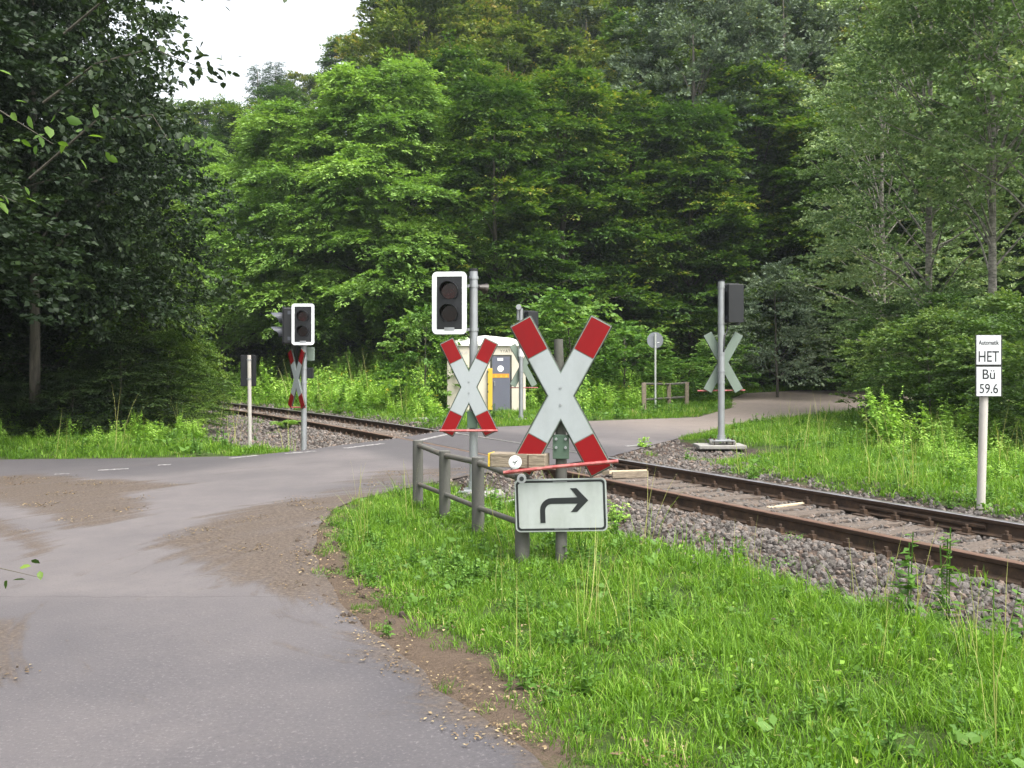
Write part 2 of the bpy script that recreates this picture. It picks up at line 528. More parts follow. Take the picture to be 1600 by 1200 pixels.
def thr(a, w=0.25):
    s_ = m.math('ADD', m.attr(a), m.math('MULTIPLY', m.math('SUBTRACT', n2, 0.5), 0.9))
    return m.ramp(s_, [(0.5 - w / 2, 0.0), (0.5 + w / 2, 1.0)])
c = m.mix(thr('soil'), gr, soil)
c = m.mix(thr('gravel'), c, grav)
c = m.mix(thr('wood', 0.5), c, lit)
M['ground'] = m.pbr(c, 0.95, 0, m.bump(m.math('ADD', n2, m.math('MULTIPLY', n3, 0.5)), 0.8, 0.03), 0.2)
EDGE_SOIL = P3([(900, 1200), (837, 1189), (582, 997), (500, 930), (480, 850), (500, 815), (519, 862), (537, 892), (601, 945), (650, 982), (744, 1027), (826, 1110), (886, 1174), (980, 1260)])
soil_ = sstep(-0.28, 0.15, poly_sd(X_, Y_, EDGE_SOIL))
soil_ = np.maximum(soil_, 0.55 * sstep(0.5, 0.0, np.abs(sd_)) )
grav_ = sstep(-0.3, 0.25, ballast_mask(X_, Y_))
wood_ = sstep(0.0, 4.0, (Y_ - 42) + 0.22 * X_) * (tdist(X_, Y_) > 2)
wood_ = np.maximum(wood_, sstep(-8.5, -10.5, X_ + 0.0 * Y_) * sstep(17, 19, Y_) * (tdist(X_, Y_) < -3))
me = np_mesh('ground', np.stack([X_, Y_, GZ], 1), F, M['ground'], {'soil': soil_, 'gravel': grav_, 'wood': wood_}, True)
tag(link_mesh('ground', me), kind='structure')

def gz(x, y):
    return float(ground_z(np.array([x]), np.array([y]))[0])

# ------------------------------------------------------------------ road sheet
def cdt_sheet(name, boundary, inner, zf, mat, attrf, dz=0.0):
    bp = [Vector(p) for p in boundary]
    nb = len(bp)
    pts = bp + [Vector(p) for p in inner]
    ov, oe, of, *_ = delaunay_2d_cdt(pts, [], [tuple(range(nb))], 1, 1e-5)
    V = np.array([(p.x, p.y) for p in ov])
    z = zf(V[:, 0], V[:, 1]) + dz
    F = np.array([f for f in of if len(f) == 3])
    V3 = np.column_stack([V, z])
    a, b, c_ = V[F[:, 0]], V[F[:, 1]], V[F[:, 2]]
    ar = (b[:, 0] - a[:, 0]) * (c_[:, 1] - a[:, 1]) - (b[:, 1] - a[:, 1]) * (c_[:, 0] - a[:, 0])
    F[ar < 0] = F[ar < 0][:, ::-1]
    me = np_mesh(name, V3, F, mat, attrf(V[:, 0], V[:, 1]), True)
    return link_mesh(name, me)

D1 = P3([(255, 850), (330, 815), (400, 795), (520, 782), (600, 775), (560, 795), (505, 815), (495, 850), (560, 930), (680, 1020), (640, 1030), (580, 985), (520, 950), (440, 932), (380, 915), (320, 885), (285, 868)])
D2 = P3([(-200, 730), (0, 745), (57, 742), (144, 750), (219, 753), (284, 760), (200, 772), (230, 796), (166, 820), (109, 824), (79, 805), (0, 783), (-200, 775)])
D3 = P3([(-150, 790), (0, 812), (66, 838), (82, 857), (57, 872), (26, 848), (0, 838), (-150, 815)])
D4 = P3([(600, 745), (760, 742), (700, 762), (560, 792), (480, 802), (500, 775)])
DK = P3([(-300, 712), (0, 716), (300, 716), (600, 690), (600, 697), (420, 722), (260, 742), (0, 750), (-300, 750)])
AC = px(840, 905)
def road_attrs(X, Y):
    d = np.maximum.reduce([sstep(-0.35, 0.25, poly_sd(X, Y, D1)), sstep(-0.3, 0.25, poly_sd(X, Y, D2)),
                           0.9 * sstep(-0.15, 0.15, poly_sd(X, Y, D3)), 0.55 * sstep(-0.5, 0.3, poly_sd(X, Y, D4)),
                           0.7 * sstep(0.22, 0.0, poly_sd(X, Y, ROAD)) * (Y < 12)])
    t = tdist(X, Y)
    far = sstep(3.5, 8.0, t) * 0.30
    k = np.maximum(0.75 * sstep(-0.5, 0.2, poly_sd(X, Y, DK)), 0.85 * sstep(2.3, 1.7, np.abs(t + 0.2)))
    return {'dirt': np.maximum(d, far * 0.5), 'rad': np.hypot(X - AC[0], Y - AC[1]), 'ang': np.arctan2(Y - AC[1], X - AC[0]), 'sandy': sstep(3.0, 7.5, t) * (0.6 + 0.4 * sstep(8, 12, t)), 'dark': k, 'coarse': (0.45 * sstep(5.75, 5.4, Y + 0.04 * X) + 0.55 * sstep(5.6, 3.9, Y + 0.04 * X))}

m = NT('asphalt')
n0 = m.noise(0.7, 5, 0.6); n1 = m.noise(5, 6, 0.65, 0.4); n2 = m.noise(62, 4, 0.75); n3 = m.noise(260, 2, 0.6)
base = m.ramp(n0, [(0.3, (0.084, 0.076, 0.077)), (0.7, (0.128, 0.114, 0.112))])
base = m.mix(m.ramp(n1, [(0.3, 0.35), (0.7, 0.0)]), base, (0.072, 0.066, 0.073))
base = m.mix(m.math('MULTIPLY', m.attr('coarse'), m.ramp(m.noise(0.45, 3, 0.5), [(0.35, 0.30), (0.6, 0.85)])), base, (0.046, 0.044, 0.050))
base = m.mix(m.math('MULTIPLY', m.attr('dark'), 0.75), base, (0.042, 0.040, 0.045))
spk = m.ramp(n2, [(0.56, 0.0), (0.68, 1.0)])
spk = m.math('MULTIPLY', spk, m.math('ADD', 0.06, m.math('MULTIPLY', m.attr('coarse'), 0.22)))
base = m.mix(spk, base, (0.27, 0.245, 0.25))
base = m.mix(m.ramp(n2, [(0.30, 0.45), (0.44, 0.0)]), base, (0.028, 0.026, 0.028))
# hairline cracks and the transverse seam
cr = m.n('ShaderNodeTexVoronoi', feature='DISTANCE_TO_EDGE'); cr.inputs['Scale'].default_value = 0.55
dv = m.n('ShaderNodeTexNoise'); dv.inputs['Scale'].default_value = 3.0; dv.inputs['Detail'].default_value = 5
m.l(m.coords(), dv.inputs['Vector'])
va = m.n('ShaderNodeVectorMath', operation='MULTIPLY_ADD'); va.inputs[1].default_value = (0.35, 0.35, 0.35)
m.l(dv.outputs['Color'], va.inputs[0]); m.l(m.coords(), va.inputs[2]); m.l(va.outputs[0], cr.inputs['Vector'])
crk = m.math('MULTIPLY', m.ramp(cr.outputs['Distance'], [(0.0, 1.0), (0.010, 0.0)]), m.ramp(n0, [(0.58, 0.0), (0.70, 0.3)]))
base = m.mix(crk, base, (0.035, 0.032, 0.032))
sx = m.n('ShaderNodeSeparateXYZ'); m.l(m.coords(), sx.inputs[0])
sy = m.math('ADD', sx.outputs['Y'], m.math('ADD', m.math('MULTIPLY', sx.outputs['X'], 0.04), m.math('MULTIPLY', n1, 0.16)))
seam = m.ramp(m.math('ABSOLUTE', m.math('SUBTRACT', sy, 5.64)), [(0.0, 0.55), (0.016, 0.0)])
base = m.mix(seam, base, (0.05, 0.045, 0.045))
# soil and leaf litter washed over the asphalt, streaked along the wheel tracks
cx3 = m.n('ShaderNodeCombineXYZ'); m.l(m.attr('rad'), cx3.inputs[0]); m.l(m.attr('ang'), cx3.inputs[1])
wv = m.noise(1.0, 6, 0.66, 0.4, vec=cx3.outputs[0], stretch=(5.5, 1.1, 1))
wv = m.math('ADD', m.math('MULTIPLY', wv, 0.65), m.math('MULTIPLY', m.noise(2.6, 6, 0.7, 0.8), 0.35))
dt = m.math('ADD', m.attr('dirt'), m.math('ADD', m.math('MULTIPLY', m.math('SUBTRACT', wv, 0.5), 3.2), m.math('MULTIPLY', m.math('SUBTRACT', n2, 0.5), 0.8)))
df = m.ramp(dt, [(0.28, 0.0), (0.62, 0.68), (1.0, 0.95)])
dn = m.noise(38, 5, 0.7)
dirtc = m.ramp(dn, [(0.28, (0.020, 0.014, 0.010)), (0.45, (0.058, 0.043, 0.033)), (0.60, (0.095, 0.073, 0.056)), (0.72, (0.18, 0.14, 0.105))])
c = m.mix(df, base, dirtc)
bmp = m.math('ADD', m.math('MULTIPLY', n2, 0.6), m.math('MULTIPLY', df, m.math('MULTIPLY', dn, 1.5)))
c = m.mix(m.math('MULTIPLY', m.attr('sandy'), m.ramp(n1, [(0.3, 0.55), (0.7, 0.95)])), c, m.mix(dn, (0.17, 0.132, 0.105), (0.30, 0.245, 0.20)))
M['asphalt'] = m.pbr(c, 0.82, 0, m.bump(bmp, 0.55, 0.008), 0.35)

# inner points of the road, one unbroken sheet across the track
inner = []
for x0, x1, y0, y1, s in ((-9, 2.5, 1.2, 14.5, 0.16), (-9, 10, 14.5, 26, 0.35), (-40, -9, 8, 17, 1.0), (6, 40, 26, 42, 0.8)):
    xs, ys = np.meshgrid(np.arange(x0, x1, s), np.arange(y0, y1, s))
    xs = xs.ravel() + RNG.uniform(-.2, .2, xs.size) * s; ys = ys.ravel() + RNG.uniform(-.2, .2, ys.size) * s
    k = poly_sd(xs, ys, ROAD) > max(0.09, s * 0.4)
    inner += list(zip(xs[k], ys[k]))
road = cdt_sheet('road', ROADN, inner, zroad, M['asphalt'], road_attrs)
tag(road, kind='structure')
# vertex positions of the road sheet; no groove is sunk along the rails
rv = np.empty(len(road.data.vertices) * 3); road.data.vertices.foreach_get('co', rv); rv = rv.reshape(-1, 3)

# flat dark strips painting the shade of flangeway grooves beside the rails
M['groove_shade'] = worn('groove_shade_strip', (0.018, 0.017, 0.017), 0.8)
for off in (-0.69, 0.69):
    mb = MB(); L_, R_ = [], []
    for Y in np.arange(12.2, 20.6, 0.3):
        for lst, o_ in ((L_, -0.025), (R_, 0.025)):
            n_ = Vector((1, 0.5114)).normalized()
            x_, y_ = float(xc(Y)) + n_.x * (off + o_), Y + n_.y * (off + o_)
            lst.append((x_, y_))
    keep = [i for i in range(len(L_)) if poly_sd(np.array([L_[i][0]]), np.array([L_[i][1]]), ROAD)[0] > 0.02]
    L_ = [L_[i] for i in keep]; R_ = [R_[i] for i in keep]; n = len(L_)
    mb.add([(x, y, float(zroad(x, y)) + 0.002) for x, y in L_ + R_], [(i, n + i, n + i + 1, i + 1) for i in range(n - 1)])
    tag(mb.build('flangeway_shade', M['groove_shade']), kind='structure')

# painted edge marks
m = NT('road_paint')
n1 = m.noise(18, 5, 0.7)
c = m.mix(m.ramp(n1, [(0.42, 0.0), (0.66, 1.0)]), (0.09, 0.083, 0.088), (0.40, 0.39, 0.375))
M['paint'] = m.pbr(c, 0.7)
def stripe(pts, w):
    mb = MB()
    L, Rr = [], []
    for i, p in enumerate(pts):
        a = Vector(pts[max(i - 1, 0)]); b = Vector(pts[min(i + 1, len(pts) - 1)])
        d = (b - a).normalized(); nn = Vector((-d.y, d.x))
        L.append((p[0] + nn.x * w / 2, p[1] + nn.y * w / 2)); Rr.append((p[0] - nn.x * w / 2, p[1] - nn.y * w / 2))
    V = [(x, y, float(zroad(x, y)) + 0.005) for x, y in L + Rr]
    n = len(pts)
    mb.add(V, [(i, n + i, n + i + 1, i + 1) for i in range(n - 1)])
    return mb
for q, (a, b, z) in enumerate([((153, 736), (201, 734), 0.0), ((247, 729.5), (267, 729), 0.0), ((359, 719.5), (403, 716), 0.02), ((446, 712.5), (494, 709.5), 0.04), ((538, 704), (598, 697), 0.06),
                    ((655, 689), (722, 674), 0.095), ((978, 697.5), (1013, 694.5), 0.1), ((85, 741.5), (108, 741), 0.0)]):
    A = px(*a, z); B = px(*b, z)
    pts = [(A[0] + (B[0] - A[0]) * k / 5, A[1] + (B[1] - A[1]) * k / 5) for k in range(6)]
    tag(stripe(pts, 0.13 if q != 7 else 0.07).build('road_marking', M['paint']), kind='structure')

# ------------------------------------------------------------------ railway track
track = empty('railway_track', (float(xc(15)), 15, 0), 0, 'single railway line with two rusty rails on wooden sleepers crossing the road', 'railway track')
RTOP = 0.1035
def tpt(Y, off, z):
    sl = -0.5114 - 0.009 * max(0, Y - 15)
    n = Vector((1, -sl)).normalized()            # to the far side
    return Vector((float(xc(Y)) + n.x * off, Y + n.y * off, z))
HH = RTOP
prof_web = [(-0.062, -0.149), (0.062, -0.149), (0.062, -0.138), (0.012, -0.122), (0.009, -0.042), (-0.009, -0.042), (-0.012, -0.122), (-0.062, -0.138)]
prof_head = [(-0.009, -0.0425), (0.009, -0.0425), (0.034, -0.034), (0.036, -0.006), (0.030, 0.0), (-0.030, 0.0), (-0.036, -0.006), (-0.034, -0.034)]
YS = [2.5 + 0.75 * k for k in range(72)]
def rail_mesh(prof, off, close=True):
    mb = MB(); V = []; n = len(prof)
    for Y in YS:
        sl = -0.5114 - 0.009 * max(0, Y - 15)
        for a, b in prof:
            V.append(tpt(Y, off + a, RTOP + b))
    F = []
    for i in range(len(YS) - 1):
        for k in range(n):
            j = (k + 1) % n
            F.append((i * n + k, (i + 1) * n + k, (i + 1) * n + j, i * n + j))
    mb.add([v - track.location for v in V], F)
    return mb
for off in (-0.75, 0.75):
    r = rail_mesh(prof_web, off).build('rail', M['rust'], track)
    h = rail_mesh(prof_head, off).build('rail_head', M['rail_side'], r)
    h.data.materials.append(M['rail_head'] if off > 0 else M['rail_side'])
    if off < 0:
        h.data.materials[0] = M['rail_side']; h.data.materials[1] = M['worn_head'] = worn('worn_head', (0.16, 0.095, 0.07), 0.45, 0.3, (0.09, 0.055, 0.035), 0.6, 15, (1, 1, 1))
    n = len(prof_head)
    for p in h.data.polygons:
        if p.index % n in (4, 3, 5):
            p.material_index = 1
# sleepers + fastenings
slm = MB().box((0, 0, 0), (2.5, 0.235, 0.14)).build('sleeper', M['sleeper'], track, bevel=0.012)
slm0 = slm
fast = MB()
Y = 3.0; q = 0; first = True
def in_road(x, y, mgn=0.1):
    return float(poly_sd(np.array([x]), np.array([y]), ROAD)[0]) > -mgn
bush_rocks = []
while Y < 50:
    c = tpt(Y, 0, RTOP - 0.168 - 0.07 + 0.018)
    sl = -0.5114 - 0.009 * max(0, Y - 15)
    ang = math.atan2(-sl, 1.0)
    ang = math.atan2(Vector((1, -sl)).normalized().y, Vector((1, -sl)).normalized().x)
    covered = in_road(c.x, c.y, -0.3)
    if not covered:
        o = slm0 if first else slm0.copy()
        if not first:
            COL.objects.link(o)
        first = False
        o.parent = track
        o.location = c - track.location + Vector((0, 0, random.uniform(-0.012, 0.006)))
        o.rotation_euler = (0, 0, ang + random.uniform(-0.012, 0.012))
        Mz = Matrix.Rotation(ang, 3, 'Z')
        for off in (-0.75, 0.75):
            pb = tpt(Y, off, RTOP - 0.153) - track.location
            fast.box(pb, (0.34, 0.15, 0.012), Mz)
            for s_ in (-1, 1):
                pc = tpt(Y, off + s_ * 0.088, RTOP - 0.122) - track.location
                fast.box(pc, (0.05, 0.06, 0.045), Mz)
                fast.tube([pc + Vector((0, 0, 0.02)), pc + Vector((0, 0, 0.052))], 0.017, 6)
    Y += 0.345
tag(fast.build('rail_fastening', M['rust'], track), kind='stuff')
# fishplates on the far rail
for Y0 in (7.7, 12.2):
    fp = MB()
    for s_ in (-1,):
        for k in range(5):
            a = tpt(Y0 + k * 0.25, 0.75 + s_ * 0.020, RTOP - 0.082) - track.location
            b = tpt(Y0 + (k + 1) * 0.25, 0.75 + s_ * 0.020, RTOP - 0.082) - track.location
            fp.tube([a, b], [0.022, 0.022], 6)
    fp.build('fishplate', M['rust'], track)
# timber filler panel end lying in the track beside the road
e = px(945, 733, 0.02)
b = empty('crossing_board', (1.55, 12.35, -0.02), R(14), 'pale timber board wedged between the rails at the end of the crossing', 'board')
MB().box((0, 0, 0.035), (0.55, 0.30, 0.05), Matrix.Rotation(R(-8), 3, 'X')).build('board', M['timber_light'], b, bevel=0.006)
MB().box((0.02, -0.17, 0.02), (0.52, 0.035, 0.09)).build('edge_strip', M['timber'], b, bevel=0.004)
# pale sleeper-top plank between rails
e = px(1232, 790, -0.05)
o = MB().box((0, 0, 0), (0.62, 0.05, 0.02)).build('wooden_lath', M['timber_light'], None, bevel=0.003)
o.location = (e[0], e[1], -0.045); o.rotation_euler = (0, R(-1), R(30))
tag(o, 'thin pale wooden lath lying between the rails on the right', 'lath')

# ------------------------------------------------------------------ signs and signals
def x_poly(L, w, a, d):
    """outline of an X whose arms end at distance d (all from the centre)"""
    P = []
    si, co = math.sin(a), math.cos(a)
    for sx, sz in ((1, 1), (1, -1), (-1, -1), (-1, 1)):
        u = (sx * si, sz * co)
        nn = (co * sx, -si * sz)      # outwards to the side
        c1 = (d * u[0] - w * nn[0], d * u[1] - w * nn[1])
        c2 = (d * u[0] + w * nn[0], d * u[1] + w * nn[1])
        if (sx, sz) == (1, 1): P += [(0, w / si), c1, c2, (w / co, 0)]
        elif (sx, sz) == (1, -1): P += [c2, c1, (0, -w / si)]
        elif (sx, sz) == (-1, -1): P += [c1, c2, (-w / co, 0)]
        else: P += [c2, c1]
    return P

def crossbuck(parent, z, y=-0.09, L=1.15, w=0.078, a=R(29), bar=True, cx=0.0, barw=0.74, bary=-0.05, tilt=0.0):
    """front at -y; white X with red tips on a green back"""
    h = L / 2
    d1 = h * 0.56
    P = [(p[0] + cx, p[1] + z) for p in x_poly(L, w, a, h)]
    back = MB().prism(P, y, y + 0.022).build('crossbuck', M['back_green'], parent, bevel=0.002)
    Pw = [(p[0] + cx, p[1] + z) for p in x_poly(L, w - 0.006, a, d1)]
    MB().prism(Pw, y - 0.004, y - 0.0005).build('white_face', M['sign_white'], back)
    si, co = math.sin(a), math.cos(a)
    for sx in (-1, 1):
        for sz in (1, -1):
            u = Vector((sx * si, sz * co)); nn = Vector((co * sx, -si * sz)); ww = w - 0.006
            q = [u * (d1 + 0.006) - nn * ww, u * (d1 + 0.006) + nn * ww, u * (h - 0.006) + nn * ww, u * (h - 0.006) - nn * ww]
            if sx * sz > 0: q = q[::-1]
            MB().prism([(p.x + cx, p.y + z) for p in q], y - 0.004, y - 0.0005).build('red_tip', M['red'], back)
    for bx_, bz_ in ((0, 0.06), (0, -0.06)):
        MB().tube([(cx + bx_, y - 0.003, z + bz_), (cx + bx_, y - 0.009, z + bz_)], 0.009, 6).build('bolt', M['galv'], back)
    # dark rim frame around the arms
    rim = MB()
    n = len(P)
    for k in range(n):
        A, B = P[k], P[(k + 1) % n]
        rim.tube([(A[0], y + 0.010, A[1]), (B[0], y + 0.010, B[1])], 0.007, 6)
    rim.build('rim', M['edge'], back)
    if bar:
        zb = z - h * co + 0.03
        MB().tube([(cx - barw / 2, y - 0.03, zb - tilt), (cx - 0.05, y - 0.04, zb), (cx + barw / 2, y - 0.03, zb + tilt)], 0.013, 8).build('guard_bar', M['red_bar'], parent, smooth=True)
    return back

def signal_head(parent, c, yaw=0.0, w=0.385, h=0.68, depth=0.16, border=True, lensmat=None, hoods=0.13):
    Mh = empty('tmp', (0, 0, 0)); bpy.data.objects.remove(Mh)
    Q = rrect(w, h, 0.05)
    hb = MB().prism(rrect(w - 0.08, h - 0.07, 0.02), 0.0, depth).build('signal_head', M['black'], parent, bevel=0.006)
    hb.location = c
    hb.rotation_euler = (0, 0, yaw)
    MB().prism(rrect(w, h, 0.055), -0.012, -0.0005).build('backing_board', M['black'], hb, bevel=0.002)
    for hz_ in (0.22, -0.22):
        MB().box((w / 2 - 0.045, depth * 0.5, hz_ * h / 0.68), (0.02, 0.05, 0.06)).build('hinge', M['hood_grey'], hb)
    if border:
        MB().ring(rrect(w - 0.008, h - 0.008, 0.052), rrect(w - 0.11, h - 0.11, 0.004), -0.017, -0.0125).build('white_border', M['border_white'], hb)
        MB().prism(rrect(0.11, 0.035, 0.005, 0, -h / 2 + 0.06), -0.020, -0.0172).build('name_plate', M['galv'], hb)
    for k, zc in enumerate((h * 0.19, -h * 0.165)):
        MB().prism(circ(0.085, 0, zc), -0.022, -0.0125).build('lens', M['lens_red'] if k == 0 else M['lens_amber'], hb, smooth=True)
        # tubular visor, open below
        vis = MB(); n = 20; r0, r1 = 0.094, 0.100
        V = []
        for i in range(n + 1):
            a = R(-55 + 290 * i / n)
            ln = hoods * (0.35 + 0.65 * max(0, math.sin(a)) ** 0.6 if math.sin(a) > 0 else 0.35)
            ca, sa = math.cos(a), math.sin(a)
            V += [(r0 * ca, -0.0128, zc + r0 * sa), (r0 * ca, -0.0128 - ln, zc + r0 * sa), (r1 * ca, -0.0128 - ln, zc + r1 * sa), (r1 * ca, -0.0128, zc + r1 * sa)]
        F = []
        for i in range(n):
            for j in range(4):
                F.append((i * 4 + j, i * 4 + (j + 1) % 4, (i + 1) * 4 + (j + 1) % 4, (i + 1) * 4 + j))
        F += [(0, 3, 2, 1), (n * 4, n * 4 + 1, n * 4 + 2, n * 4 + 3)]
        vis.add(V, F)
        vis.build('visor', M['hood_grey'] if not border else M['black'], hb, smooth=True)
    return hb

def mast(parent, H, r=0.042, base=0.30, foot=True):
    MB().tube([(0, 0, 0.02), (0, 0, H)], r, 16).build('mast', M['galv'], parent, smooth=True)
    MB().tube([(0, 0, H), (0, 0, H + 0.03)], r * 1.06, 14).build('mast_cap', M['black'], parent, smooth=True)
    if foot:
        f = MB().box((0, 0, 0.05), (base, base, 0.02)).build('base_plate', M['galv'], parent, bevel=0.003)
        bb = MB()
        for sx in (-1, 1):
            for sy in (-1, 1):
                bb.tube([(sx * base * .4, sy * base * .4, -0.05), (sx * base * .4, sy * base * .4, 0.10)], 0.012, 6)
                bb.tube([(sx * base * .4, sy * base * .4, 0.06), (sx * base * .4, sy * base * .4, 0.075)], 0.022, 6)
        bb.build('anchor_bolt', M['rust'], f)['kind'] = 'stuff'
        MB().tube([(0, 0, 0.06), (0, 0, 0.14)], r * 1.25, 14).build('collar', M['galv'], parent, smooth=True)

def clamps(parent, zs, r=0.042):
    for z in zs:
        MB().tube([(0, 0, z - 0.016), (0, 0, z + 0.016)], r + 0.007, 14).build('clamp', M['galv'], parent, smooth=True)

# --- nearest crossbuck with arrow plate
nx_, ny_ = px(877, 888, 0.03)
s1 = empty('crossbuck_sign', (nx_, ny_, gz(nx_, ny_)), R(-6), 'largest red and white crossbuck in front with black right-turn arrow plate on a weathered post', 'crossing sign')
zt = CAMZ - s1.location.z + (HOR - 530) / FPX * ny_
MB().tube([(0, 0, -0.1), (0, 0, zt * 0.5), (-0.02, 0, zt)], [0.042, 0.040, 0.032], 12).build('post', M['concrete_post'], s1, smooth=True)
zc1 = CAMZ - s1.location.z - (619 - HOR) / FPX * (ny_ - 0.1)
crossbuck(s1, zc1, y=-0.085, L=1.19, w=0.080, a=R(28.5), barw=0.80, tilt=0.045, cx=0.0)
zb = CAMZ - s1.location.z - (698 - HOR) / FPX * (ny_ - 0.05)
br = MB().box((0.0, -0.055, zb), (0.115, 0.014, 0.17)).build('bracket', M['bracket'], s1, bevel=0.003)
for sx in (-1, 1):
    for sz in (0.055, -0.005):
        MB().tube([(sx * 0.033, -0.060, zb + sz), (sx * 0.033, -0.075, zb + sz)], 0.010, 6).build('bolt', M['galv'], br)
# arrow plate
zp = CAMZ - s1.location.z - (790.5 - HOR) / FPX * (ny_ - 0.1)
W_, H_ = 0.645, 0.372
pl = MB().prism(rrect(W_, H_, 0.035), -0.006, 0.0).build('arrow_plate', M['plate_white'], s1, bevel=0.001)
pl.location = (0.0, -0.060, zp)
pl.rotation_euler = (0, R(-2.0), 0)
MB().ring(rrect(W_ - 0.022, H_ - 0.022, 0.027), rrect(W_ - 0.050, H_ - 0.050, 0.020), -0.0085, -0.0065).build('black_border', M['ink'], pl)
k = 0.645 / 145.0
def q(u, v): return ((u - 876.5) * k, -(v - 790.5) * k)
arr = [q(843.5, 818), (q(851.5, 818)), q(851.5, 800)]
for t in range(7):
    a = R(180 - 90 * t / 6)
    cx_, cz_ = q(862.5, 799)
    arr.append((cx_ + 0.049 * math.cos(a), cz_ + 0.049 * math.sin(a)))
arr += [q(903, 788.3), q(892, 801.5), q(902, 801.5), q(920, 783.5), q(902, 764), q(892, 764), q(903, 778.5), ]
for t in range(7):
    a = R(90 + 90 * t / 6)
    cx_, cz_ = q(862.5, 798)
    arr.append((cx_ + 0.0845 * math.cos(a), cz_ + 0.0845 * math.sin(a)))
MB().prism(arr[::-1], -0.0085, -0.0065).build('arrow', M['ink'], pl)
for sz in (0.164, -0.166):
    MB().box((0, -0.0095, sz), (0.10, 0.002, 0.004)).build('clip', M['galv'], pl)
MB().tube([(0, -0.045, zp + 0.1), (0, -0.045, zp - 0.1)], 0.02, 6).build('plate_bracket', M['galv'], s1)

# --- middle signal with crossbuck
x2, y2 = px(740, 776, 0.05)
s2 = empty('crossing_signal', (x2, y2, gz(x2, y2)), 0, 'galvanised signal mast with white framed dark lights and crossbuck beside the tube fence', 'crossing signal', 'signal masts around the level crossing')
mast(s2, CAMZ - s2.location.z + (HOR - 424) / FPX * y2, 0.046)
k2 = y2 / FPX
zz = lambda v, Y, s: CAMZ - s.location.z - (v - HOR) / FPX * Y
signal_head(s2, ((701.5 - 738) * k2, -0.10, zz(473.5, y2 - 0.1, s2)), R(-6))
crossbuck(s2, zz(605, y2 - .15, s2), y=-0.14, L=1.10, w=0.076, a=R(26), cx=(732.5 - 739) * k2, barw=0.62, tilt=0.0)
clamps(s2, [zz(v, y2, s2) for v in (434, 447, 515)], 0.046)
for v_ in (447, 515):
    MB().box((-0.10, -0.01, zz(v_, y2, s2)), (0.16, 0.04, 0.03)).build('head_bracket', M['galv'], s2)
MB().box((-0.01, -0.08, zz(655, y2, s2)), (0.11, 0.05, 0.18)).build('bracket', M['bracket'], s2, bevel=0.003)
hb = MB(); zh = zz(449, y2, s2)
hb.tube([(0.05, 0.03, zh), (0.10, 0.06, zh), (0.13, 0.08, zh - 0.01)], [0.03, 0.04, 0.062], 12)
hb.build('warning_horn', worn('horn_brown', (0.02, 0.014, 0.010), 0.5, 0, (0.03, 0.022, 0.015)), s2, smooth=True)

MB().tube([((701.5 - 738) * k2 + .05, 0.02, zz(510, y2, s2)), (-0.08, 0.05, zz(522, y2, s2)), (-0.03, 0.055, zz(530, y2, s2)), (-0.02, 0.05, zz(560, y2, s2))], 0.009, 6).build('cable', M['black'], s2, smooth=True)
# --- left signal with two heads and oblique crossbuck
x3, y3 = px(475, 699, 0.05)
s3 = empty('crossing_signal', (x3, y3, gz(x3, y3)), 0, 'signal mast with two heads at right angles and oblique crossbuck left of the road', 'crossing signal', 'signal masts around the level crossing')
mast(s3, zz(500, y3, s3), 0.050, foot=False)
MB().box((0, 0, 0.01), (0.42, 0.42, 0.06)).build('foundation', M['concrete'], s3, bevel=0.01)
k3 = y3 / FPX
signal_head(s3, ((477 - 475) * k3, -0.16, zz(507.5, y3, s3)), R(0), 0.405, 0.73)
signal_head(s3, ((452 - 475) * k3 - 0.1, 0.04, zz(509, y3, s3)), R(-82), 0.385, 0.70, border=False, hoods=0.22, depth=0.2)
cb = empty('crossbuck_arm', (0, 0, 0)); cb.parent = s3; cb.rotation_euler = (0, 0, R(-58)); cb.location = ((463 - 475) * k3, -0.02, 0)
bpy.data.objects.remove(cb)
ob = crossbuck(s3, 0.0, y=0.0, L=1.12, w=0.076, a=R(28), bar=False)
ob.rotation_euler = (0, 0, R(-50)); ob.location = ((464 - 475) * k3, -0.05, zz(592, y3, s3))
MB().tube([(-0.20, -0.10, zz(636, y3, s3)), (0.06, -0.14, zz(636, y3, s3))], 0.012, 8).build('guard_bar', M['red_bar'], s3, smooth=True)
MB().box((0.08, 0.08, zz(583, y3, s3)), (0.13, 0.1, 0.19)).build('junction_box', M['black'], s3, bevel=0.008)
MB().box((0.07, 0.14, zz(553, y3, s3)), (0.17, 0.03, 0.24)).build('rear_plate', M['back_green'], s3, bevel=0.004)
clamps(s3, [zz(v, y3, s3) for v in (560, 575, 598)], 0.05)

# --- right signal seen from the back
x4, y4 = px(1127, 692, 0.1)
s4 = empty('crossing_signal', (x4, y4, 0.10), 0, 'galvanised signal mast seen from behind with green backed crossbuck on a concrete slab', 'crossing signal', 'signal masts around the level crossing')
mast(s4, zz(440, y4, s4), 0.060, 0.40)
k4 = y4 / FPX
h4 = signal_head(s4, ((1145 - 1127) * k4, 0.10, zz(474.5, y4, s4)), R(180 + 12), 0.37, 0.76, depth=0.20)
c4 = crossbuck(s4, 0.0, y=0.0, L=1.18, w=0.080, a=R(29), bar=False)
c4.rotation_euler = (0, 0, R(180)); c4.location = ((1132 - 1127) * k4, 0.11, zz(566, y4, s4))
MB().tube([(-0.40, 0.13, zz(611, y4, s4)), (0.46, 0.13, zz(610, y4, s4))], 0.014, 8).build('guard_bar', M['red_bar'], s4, smooth=True)
clamps(s4, [zz(v, y4, s4) for v in (449, 505, 553, 580, 598)], 0.060)
for v_ in (446, 505):
    MB().box((0.10, 0.06, zz(v_, y4, s4)), (0.16, 0.03, 0.03)).build('head_bracket', M['galv'], s4)
